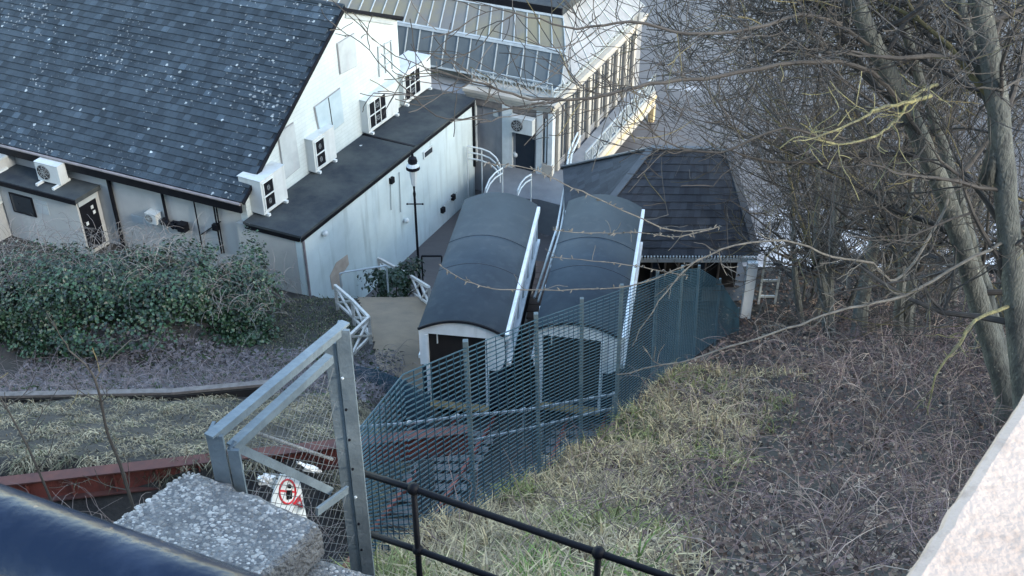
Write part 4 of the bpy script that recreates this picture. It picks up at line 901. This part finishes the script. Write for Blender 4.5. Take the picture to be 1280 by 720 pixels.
# grass on the right bank
mb = MB(); rng = random.Random(41)
def blade(mb, p, h, lean, w, tint):
    s_ = Vector((-lean.y, lean.x, 0))
    if s_.length < 1e-4: s_ = Vector((1,0,0))
    s_ = s_.normalized()*w; m1 = p+Vector((lean.x*.35, lean.y*.35, h*.62)); tpp = p+Vector((lean.x, lean.y, h*rng.uniform(.55,1.0)))
    mb.add([p-s_, p+s_, m1+s_*.75, m1-s_*.75, tpp], [(0,1,2,3),(3,2,4)], tint)
def patch(x, y): return math.sin(x*1.9+y*.7+1)+math.sin(y*1.3-x*2.3)+.7*math.sin(x*4.1+y*3.3)
ntuft = 0
while ntuft < 4200:
    y = 3.4+16*rng.random()**1.7; x = rng.uniform(fxat(max(5,y))-.7, fxat(max(5,y))+.42*y+.8)
    fr2 = (x-fxat(max(5,y)))/(.42*y+.8)
    if rng.random() < max(0, fr2-.17-.26*sm(9,4.5,y))*2.6+.35*sm(12,18,y): continue
    ntuft += 1; z = ground_z(x, y); pt = patch(x, y); near = 1/(1+.06*y)
    base = (.20,.215,.075) if pt > .7 and rng.random() < .75 else ((.47,.385,.215) if rng.random() < .6 else (.29,.235,.145))
    if abs(x-.55) < .5 and abs(y-4.9) < .6 and rng.random() < .35: base = (.15,.235,.05)
    for k in range(rng.randint(5, 11)):
        a_ = rng.uniform(0, 6.28); ln = rng.uniform(.08,.36); tn = rng.uniform(.35,1.5)
        blade(mb, Vector((x+rng.gauss(0,.06), y+rng.gauss(0,.06), z-.01)), rng.uniform(.08,.30)*(.7+.02*y), Vector((ln*math.cos(a_), ln*math.sin(a_)-.05, 0)), rng.uniform(.003,.009)*(1+.03*y), tuple(c_*tn for c_ in base))
tag(mb.build('grass', m_grass), kind='stuff')
# leaf litter on the right bank
mb = MB(); rng = random.Random(43)
for k in range(34000):
    y = 3.0+33*rng.random()**1.6; x = rng.uniform(fxat(max(5,y))-1.0, fxat(max(5,y))+.5*y+2); z = ground_z(x, y); tn = rng.uniform(.4,1.4); c_ = rng.choice(((.23,.155,.11),(.15,.10,.075),(.36,.28,.20),(.06,.045,.036),(.20,.135,.11)))
    leafq(mb, Vector((x, y, z+rng.uniform(.005,.05))), Vector((0,-.2,1))+rv(rng)*.75, rng.uniform(.03,.075)*(.55+.045*y), rng, tuple(q*tn for q in c_))
tag(mb.build('fallen_leaves', m_litter), kind='stuff')
# brambles
mb = MB(); rng = random.Random(47)
def cane(mb, p, L_, rng, tint, r_=.006, up=1.0):
    d = Vector((rng.uniform(-1,1), rng.uniform(-1,1), rng.uniform(.5,1.6)*up)).normalized(); pts = [p]
    for k in range(6): p = p+d*(L_/6); d = (d+Vector((rng.uniform(-.3,.3), rng.uniform(-.3,.3), -.30))).normalized(); pts.append(p)
    mb.tube(pts, [r_*(1-.12*k) for k in range(7)], 3, tint, False); return pts
nb = 0
while nb < 6500:
    y = 5+31*rng.random()**1.25; fx = fxat(y); x = rng.uniform(fx+.2, fx+.55*y+2.5); fr2 = (x-fx)/(.5*y+2)
    if rng.random() > .05+fr2*1.2 or rng.random() > y/16: continue
    nb += 1; t_ = rng.uniform(.5,1.5); col = rng.choice(((.17,.12,.115),(.11,.08,.08),(.24,.175,.15),(.34,.27,.21))) ; L_ = rng.uniform(.4,1.5)*(.6+.025*y)
    pts = cane(mb, Vector((x, y, ground_z(x, y)-.05)), L_, rng, tuple(c_*t_ for c_ in col), .0035+.0003*y)
    for q in range(2):
        if rng.random() < .6: cane(mb, pts[rng.randint(2,5)], L_*.4, rng, tuple(c_*t_*1.1 for c_ in col), .003+.0002*y, .4)
tag(mb.build('brambles', m_stem), kind='stuff')
mb = MB()
for k in range(1500):      # dry canes on the left bank
    x, y = rng.uniform(-15, -3.2), rng.uniform(22.5, 28); t_ = rng.uniform(.6,1.4); cane(mb, Vector((x, y, ground_z(x, y)-.03)), rng.uniform(.4,1.3), rng, (.22*t_,.19*t_,.185*t_), .009)
for k in range(260):
    y = rng.uniform(9, 14.5); x = rng.uniform(-.75*y, -.14*y-1.2); t_ = rng.uniform(.6,1.5); cane(mb, Vector((x, y, ground_z(x, y)+1.2)), rng.uniform(.6,1.4), rng, (.26*t_,.20*t_,.17*t_), .008)
for k in range(420):
    y = rng.uniform(4.5, 16); x = rng.uniform(-3.3, fxat(max(5,y))-.2); t_ = rng.uniform(.6,1.4); cane(mb, Vector((x, y, ground_z(x, y))), rng.uniform(.4,1.1), rng, (.16*t_,.15*t_,.13*t_), .006)
for k in range(700):
    x, y = rng.uniform(-17, -7.6), rng.uniform(28.5, 32.5); t_ = rng.uniform(.5,1.3); cane(mb, Vector((x, y, ground_z(x, y)+rng.uniform(.9,1.9))), rng.uniform(.5,1.3), rng, (.24*t_,.22*t_,.20*t_), .010)
tag(mb.build('dry_stems', m_stem), kind='stuff')

# trees -------------------------------------------------------------
RMIN = .0055
def grow(store, p, d, L_, r_, lev, maxlev, rng, kids, wander=.22, lift=.06, tint=1.0, spread=.9):
    n = 6 if lev < 2 else 5; pts = [p]; rs = [r_]; dirs = [d]
    for k in range(n):
        d = (d+rv(rng)*wander*(1 if lev < 2 else .65)+Vector((0,0,lift*(1 if lev < 2 else 2)))).normalized(); p = p+d*(L_/n); pts.append(p); rs.append(max(RMIN, r_*(1-.8*(k+1)/n))); dirs.append(d)
    store[0 if lev == 0 else (1 if lev == 1 else 2)].tube(pts, rs, 8 if lev == 0 else (5 if lev == 1 else 3), (tint*rng.uniform(.7,1.4) if rng.random() > .07 else (2.3,2.15,1.15)), False)  # tint paints some twigs pale as if catching light, a few lichen yellow
    if lev < maxlev:
        for k in range(kids[lev]):
            i = rng.randint(1 if lev else 2, n); t_ = dirs[min(i, n-1)]; nd = (t_*rng.uniform(.35,.9)+rv(rng)*spread).normalized()
            grow(store, pts[i], nd, L_*rng.uniform(.42,.72), max(.004, rs[i]*.72), lev+1, maxlev, rng, kids, wander, lift, tint, spread)
def path_trunk(px, Ys): return [ATY(x, y, Y) for (x, y), Y in zip(px, Ys)]
def resample(P, m):
    out = []; n = len(P)
    for i in range(n-1):
        p0, p1, p2, p3 = P[max(i-1,0)], P[i], P[i+1], P[min(i+2,n-1)]
        for k in range(m):
            t = k/m; out.append(.5*((2*p1)+(p2-p0)*t+(2*p0-5*p1+4*p2-p3)*t*t+(3*p1-p0-3*p2+p3)*t*t*t))
    return out+[P[-1]]
def big_tree(label, paths, radii, seed, nlimb, L0, kids, extra=()):
    rng = random.Random(seed); base = paths[0][0]; t = thing('bare_tree', label, 'tree', (base.x, base.y, ground_z(base.x, base.y)), 0, 'bare trees on the right of the bank')
    st = [MB(), MB(), MB()]
    for P, (ra, rb) in zip(paths, radii):
        Q_ = resample(P, 5); m = len(Q_); Q_ = [q+rv(rng)*.012 for q in Q_]; mb = MB()
        rad = [ra+(rb-ra)*(i/(m-1))**.8 for i in range(m)]; mb.tube([Q_[0]-Zv*.8]+Q_, [ra*1.25]+rad, 12); mb.build('trunk', m_bark, t, smooth=True)
        for k in range(nlimb):
            i = rng.randint(int(m*.25), m-1); d = Vector((rng.uniform(-1,.9), rng.uniform(-.15,.9), rng.uniform(-.1,.9))).normalized()
            grow([st[1], st[1], st[2]], Q_[i], d, L0*rng.uniform(.6,1.1), rad[i]*.32, 0, len(kids), rng, kids, .25, .03)
    for e_ in extra: e_(t, rng, st)
    st[1].build('limbs', m_twig, t); st[2].build('crown', m_twig, t)
    return t
def limb(px, Ys, r0_, r1_, m, name='branch', buds=0, tw=10, twl=.5):
    def f(t, rng, st):
        P = [ATY(x, y, Y) for (x, y), Y in zip(px, Ys)]; Q_ = resample(P, 4); Q_ = [q+rv(rng)*.015 for q in Q_]; n_ = len(Q_); mb = MB()
        mb.tube(Q_, [r0_+(r1_-r0_)*i/(n_-1) for i in range(n_)], 6)
        for k in range(buds):
            q = Q_[rng.randint(1, n_-1)]+rv(rng)*.01; mb.ball(q, rng.uniform(1.1,1.9)*max(r1_, .006), 1.0, 4)
        for k in range(tw):
            i = rng.randint(1, n_-2); d = (Q_[i+1]-Q_[i]).normalized()*.8+rv(rng)*.8
            grow([mb, mb, mb], Q_[i], d.normalized(), twl*rng.uniform(.4,1.2), r1_*.6, 1, 2, rng, (3, 3, 0), .3, .02)
        mb.build(name, m, t)
    return f
T1 = path_trunk([(1262,505),(1240,430),(1215,350),(1188,262),(1140,150),(1095,60),(1062,-20),(1040,-90)], [14.2,14.2,14.1,14,13.8,13.5,13.2,13])
T1b = path_trunk([(1262,505),(1252,440),(1232,360),(1205,270),(1182,190),(1150,100),(1120,0),(1100,-60)], [14.4,14.6,14.7,14.8,15,15.2,15.3,15.4])
ex1 = [limb([(1150,165),(1090,90),(1000,78),(900,96),(830,102),(760,118),(690,126),(640,118),(590,102),(530,88)], [13.7,13,12.4,12,11.7,11.5,11.3,11.2,11,11], 0.034, .007, m_twig, tw=30, twl=1.0),
       limb([(1095,60),(1020,20),(940,35),(860,42),(790,28),(720,35),(660,20),(600,5)], [13.5,12.6,12,11.6,11.4,11.2,11,11], 0.026, .006, m_twig, tw=28, twl=1.0),
       limb([(1140,150),(1060,180),(980,160),(900,190),(840,180),(800,150)], [13.8,13.2,12.8,12.5,12.3,12.2], 0.026, .006, m_twig, tw=26, twl=.9),
       limb([(700,126),(640,135),(560,150),(500,105),(450,52),(418,42)], [11.3,11.2,11.1,11,11,11], 0.010, .004, m_twig, buds=4, tw=6, twl=.4),
       limb([(1170,105),(1145,118),(1128,140),(1110,160),(1088,172),(1050,180),(1000,172),(975,185)], [12.2,12,11.9,11.8,11.7,11.6,11.5,11.5], 0.022, .006, m_lichen, 'lichened_branch', tw=8, twl=.6),
       limb([(1165,118),(1140,128),(1098,136),(1075,150),(1030,168),(990,178)], [12.1,11.9,11.7,11.6,11.4,11.3], 0.026, .006, m_lichen, 'lichened_branch', tw=7, twl=.6),
       limb([(1185,250),(1160,300),(1120,350),(1090,330),(1040,320),(980,300),(900,312),(850,345),(815,388),(790,432)], [13.8,13.2,12.8,12.6,12.4,12.2,12,11.8,11.6,11.5], .022, .006, m_pale, 'pale_branch', buds=26, tw=10, twl=.5)]
big_tree('leaning bare tree with two grey stems and a yellow lichened branch', [T1, T1b], [(.20,.085),(.125,.055)], 101, 15, 3.6, (5, 6, 4), ex1)
T2 = path_trunk([(1285,560),(1275,430),(1262,300),(1250,160),(1230,30),(1215,-50)], [13]*6)
T2b = path_trunk([(1250,160),(1215,60),(1195,-40)], [13,13.4,13.8])
ex2 = [limb([(1262,300),(1200,330),(1130,370),(1060,385),(1000,405),(930,428),(850,452),(772,468)], [13,12.6,12.3,12,11.8,11.6,11.5,11.4], .024, .008, m_pale, 'pale_branch', buds=24, tw=12, twl=.5),
       limb([(1270,380),(1220,400),(1200,430),(1170,470),(1160,520)], [13,12.5,12.2,12,11.9], 0.03, .009, m_lichen, 'lichened_branch', buds=10, tw=7, twl=.4),
       limb([(1258,240),(1180,225),(1120,215),(1060,195)], [13,12.6,12.3,12.2], .03, .01, m_twig, tw=14, twl=.8)]
big_tree('upright bare tree with a thick grey trunk at the right edge', [T2, T2b], [(.19,.12),(.08,.045)], 103, 14, 3.4, (5, 6, 4), ex2)
def bg_tree(label, px, py, Y, H_, r_, seed, kids=(8,6,5,4), lean=0, stems=1):
    rng = random.Random(seed); b = ATY(px, py, Y); b.z = ground_z(b.x, b.y); t = thing('bare_tree', label, 'tree', b, 0, 'bare trees on the right of the bank'); st = [MB(), MB(), MB()]
    for s_ in range(stems):
        d = Vector((lean+rng.uniform(-.25,.25)*(stems > 1), rng.uniform(-.1,.1), 1)).normalized()
        grow(st, b-Zv*.3+Vector((s_*.25,0,0)), d, H_*rng.uniform(.85,1.1), r_, 0, 4, rng, kids, .12, .05, 1.0, .85)
    st[0].build('trunk', m_bark, t); st[1].build('limbs', m_twig, t); st[2].build('crown', m_twig, t); return t
RMIN = .0078
specs = [('dense low thicket tree behind the white ladder-like railing', 1000, 395, 33.5, 4.2, .06, 221, 0, 4), ('dense low thicket tree on the skyline of the brambles', 1100, 398, 33.5, 4.0, .06, 222, 0, 4), ('low bare thicket tree beneath the leaning tree', 1150, 408, 27, 3.6, .06, 213, 0, 3), ('thin bare tree just right of the white shed post', 1005, 405, 31, 8.0, .14, 201, 0, 2), ('bare tree with crown reaching over the slate roof', 1035, 408, 29, 9.0, .18, 202, -.12, 2),
         ('dark bare tree with a stout trunk among the dense twigs', 1078, 402, 27, 9.0, .26, 203, .02, 1), ('bare tree between the stout dark trunk and the leaning tree', 1130, 415, 25, 8.5, .17, 204, -.1, 2),
         ('slim bare tree right of the leaning tree, half hidden', 1225, 440, 21, 8.5, .16, 205, .05, 2), ('small bare tree low behind the brambles', 1040, 415, 32, 6.5, .11, 206, -.15, 2),
         ('bare tree at the right edge behind the thick grey trunk', 1300, 470, 19, 9.0, .18, 207, -.05, 1), ('bare tree farthest back beside the sea', 1180, 392, 33, 9.5, .18, 208, 0, 2)]
for lab, px, py, Y, H_, r_, sd_, ln_, ns in specs: bg_tree(lab, px, py, Y, H_, r_, sd_, (6,6,5,3), ln_, ns)
RMIN = .0035
# thin budded shoots arching over the car roofs
def shoot(label, px, Ys, r_, m, buds, tw):
    rng = random.Random(hash(label) % 999 if False else len(label)*7); P = [ATY(x, y, Y) for (x, y), Y in zip(px, Ys)]
    t = thing('bare_shoot', label, 'branch', P[0], 0, 'thin shoots arching over the cars'); Q_ = resample(P, 4); mb = MB(); n_ = len(Q_)
    mb.tube([q+rv(rng)*.01 for q in Q_], [r_*(1-.5*i/n_) for i in range(n_)], 5)
    for k in range(buds):
        i = rng.randint(0, n_-2); q = Q_[i].lerp(Q_[i+1], rng.random()); d = rv(rng).normalized(); mb.tube([q, q+d*.03, q+d*.055], [.006,.010,.003], 4)
    for k in range(tw):
        i = rng.randint(1, n_-2); grow([mb,mb,mb], Q_[i], (rv(rng)+Vector((0,0,.3))).normalized(), rng.uniform(.15,.45), r_*.5, 1, 1, rng, (0,0), .3, .03)
    mb.build('stem', m, t)
shoot('bare shoot with buds arching over both car roofs, topmost', [(890,285),(840,288),(790,268),(750,250),(705,230),(668,212),(630,206),(606,204)], [12,12,11.8,11.7,11.6,11.5,11.4,11.4], .009, m_pale, 40, 4)
shoot('pale shoot crossing the right car roof with yellowish buds', [(900,282),(850,296),(800,291),(750,292),(690,287)], [12.3,12.1,12,11.9,11.8], .008, m_pale, 40, 3)
shoot('long pale shoot sagging across both car roofs near their front ends', [(905,310),(850,335),(790,356),(720,362),(640,362),(600,357),(570,345),(552,333)], [12.3,12.1,11.9,11.8,11.7,11.6,11.5,11.5], .009, m_pale, 44, 4)
shoot('short dark shoot over the middle of the right car roof', [(860,345),(800,334),(740,326),(688,322)], [12.1,12,11.9,11.8], .007, m_pale, 22, 2)
# saplings in front at the left
def sapling(label, px, Y, r_, seed, tw):
    rng = random.Random(seed); P = [ATY(x, y, Y) for x, y in px]; t = thing('sapling', label, 'sapling', P[0], 0, 'bare saplings at the left'); Q_ = resample(P, 4); n_ = len(Q_); mb = MB()
    mb.tube([Q_[0]-Zv*1.5]+Q_, [r_]+[r_*(1-.7*i/n_) for i in range(n_)], 6)
    for k in range(tw):
        i = rng.randint(2, n_-1); grow([mb,mb,mb], Q_[i], Vector((rng.uniform(-1,1), rng.uniform(-.4,.4), rng.uniform(.3,1))).normalized(), rng.uniform(.2,.6), r_*.4, 1, 2, rng, (2,2,0), .2, .05)
    mb.build('stem', m_twig, t)
sapling('dark bare sapling rising in front of the coping wall and girder', [(168,640),(150,580),(134,540),(124,492),(112,462),(86,438)], 7.5, .018, 301, 7)
sapling('pale bare sapling at the left edge above the dark blue handrail', [(70,640),(40,570),(14,520),(-10,480)], 7, .012, 302, 6)
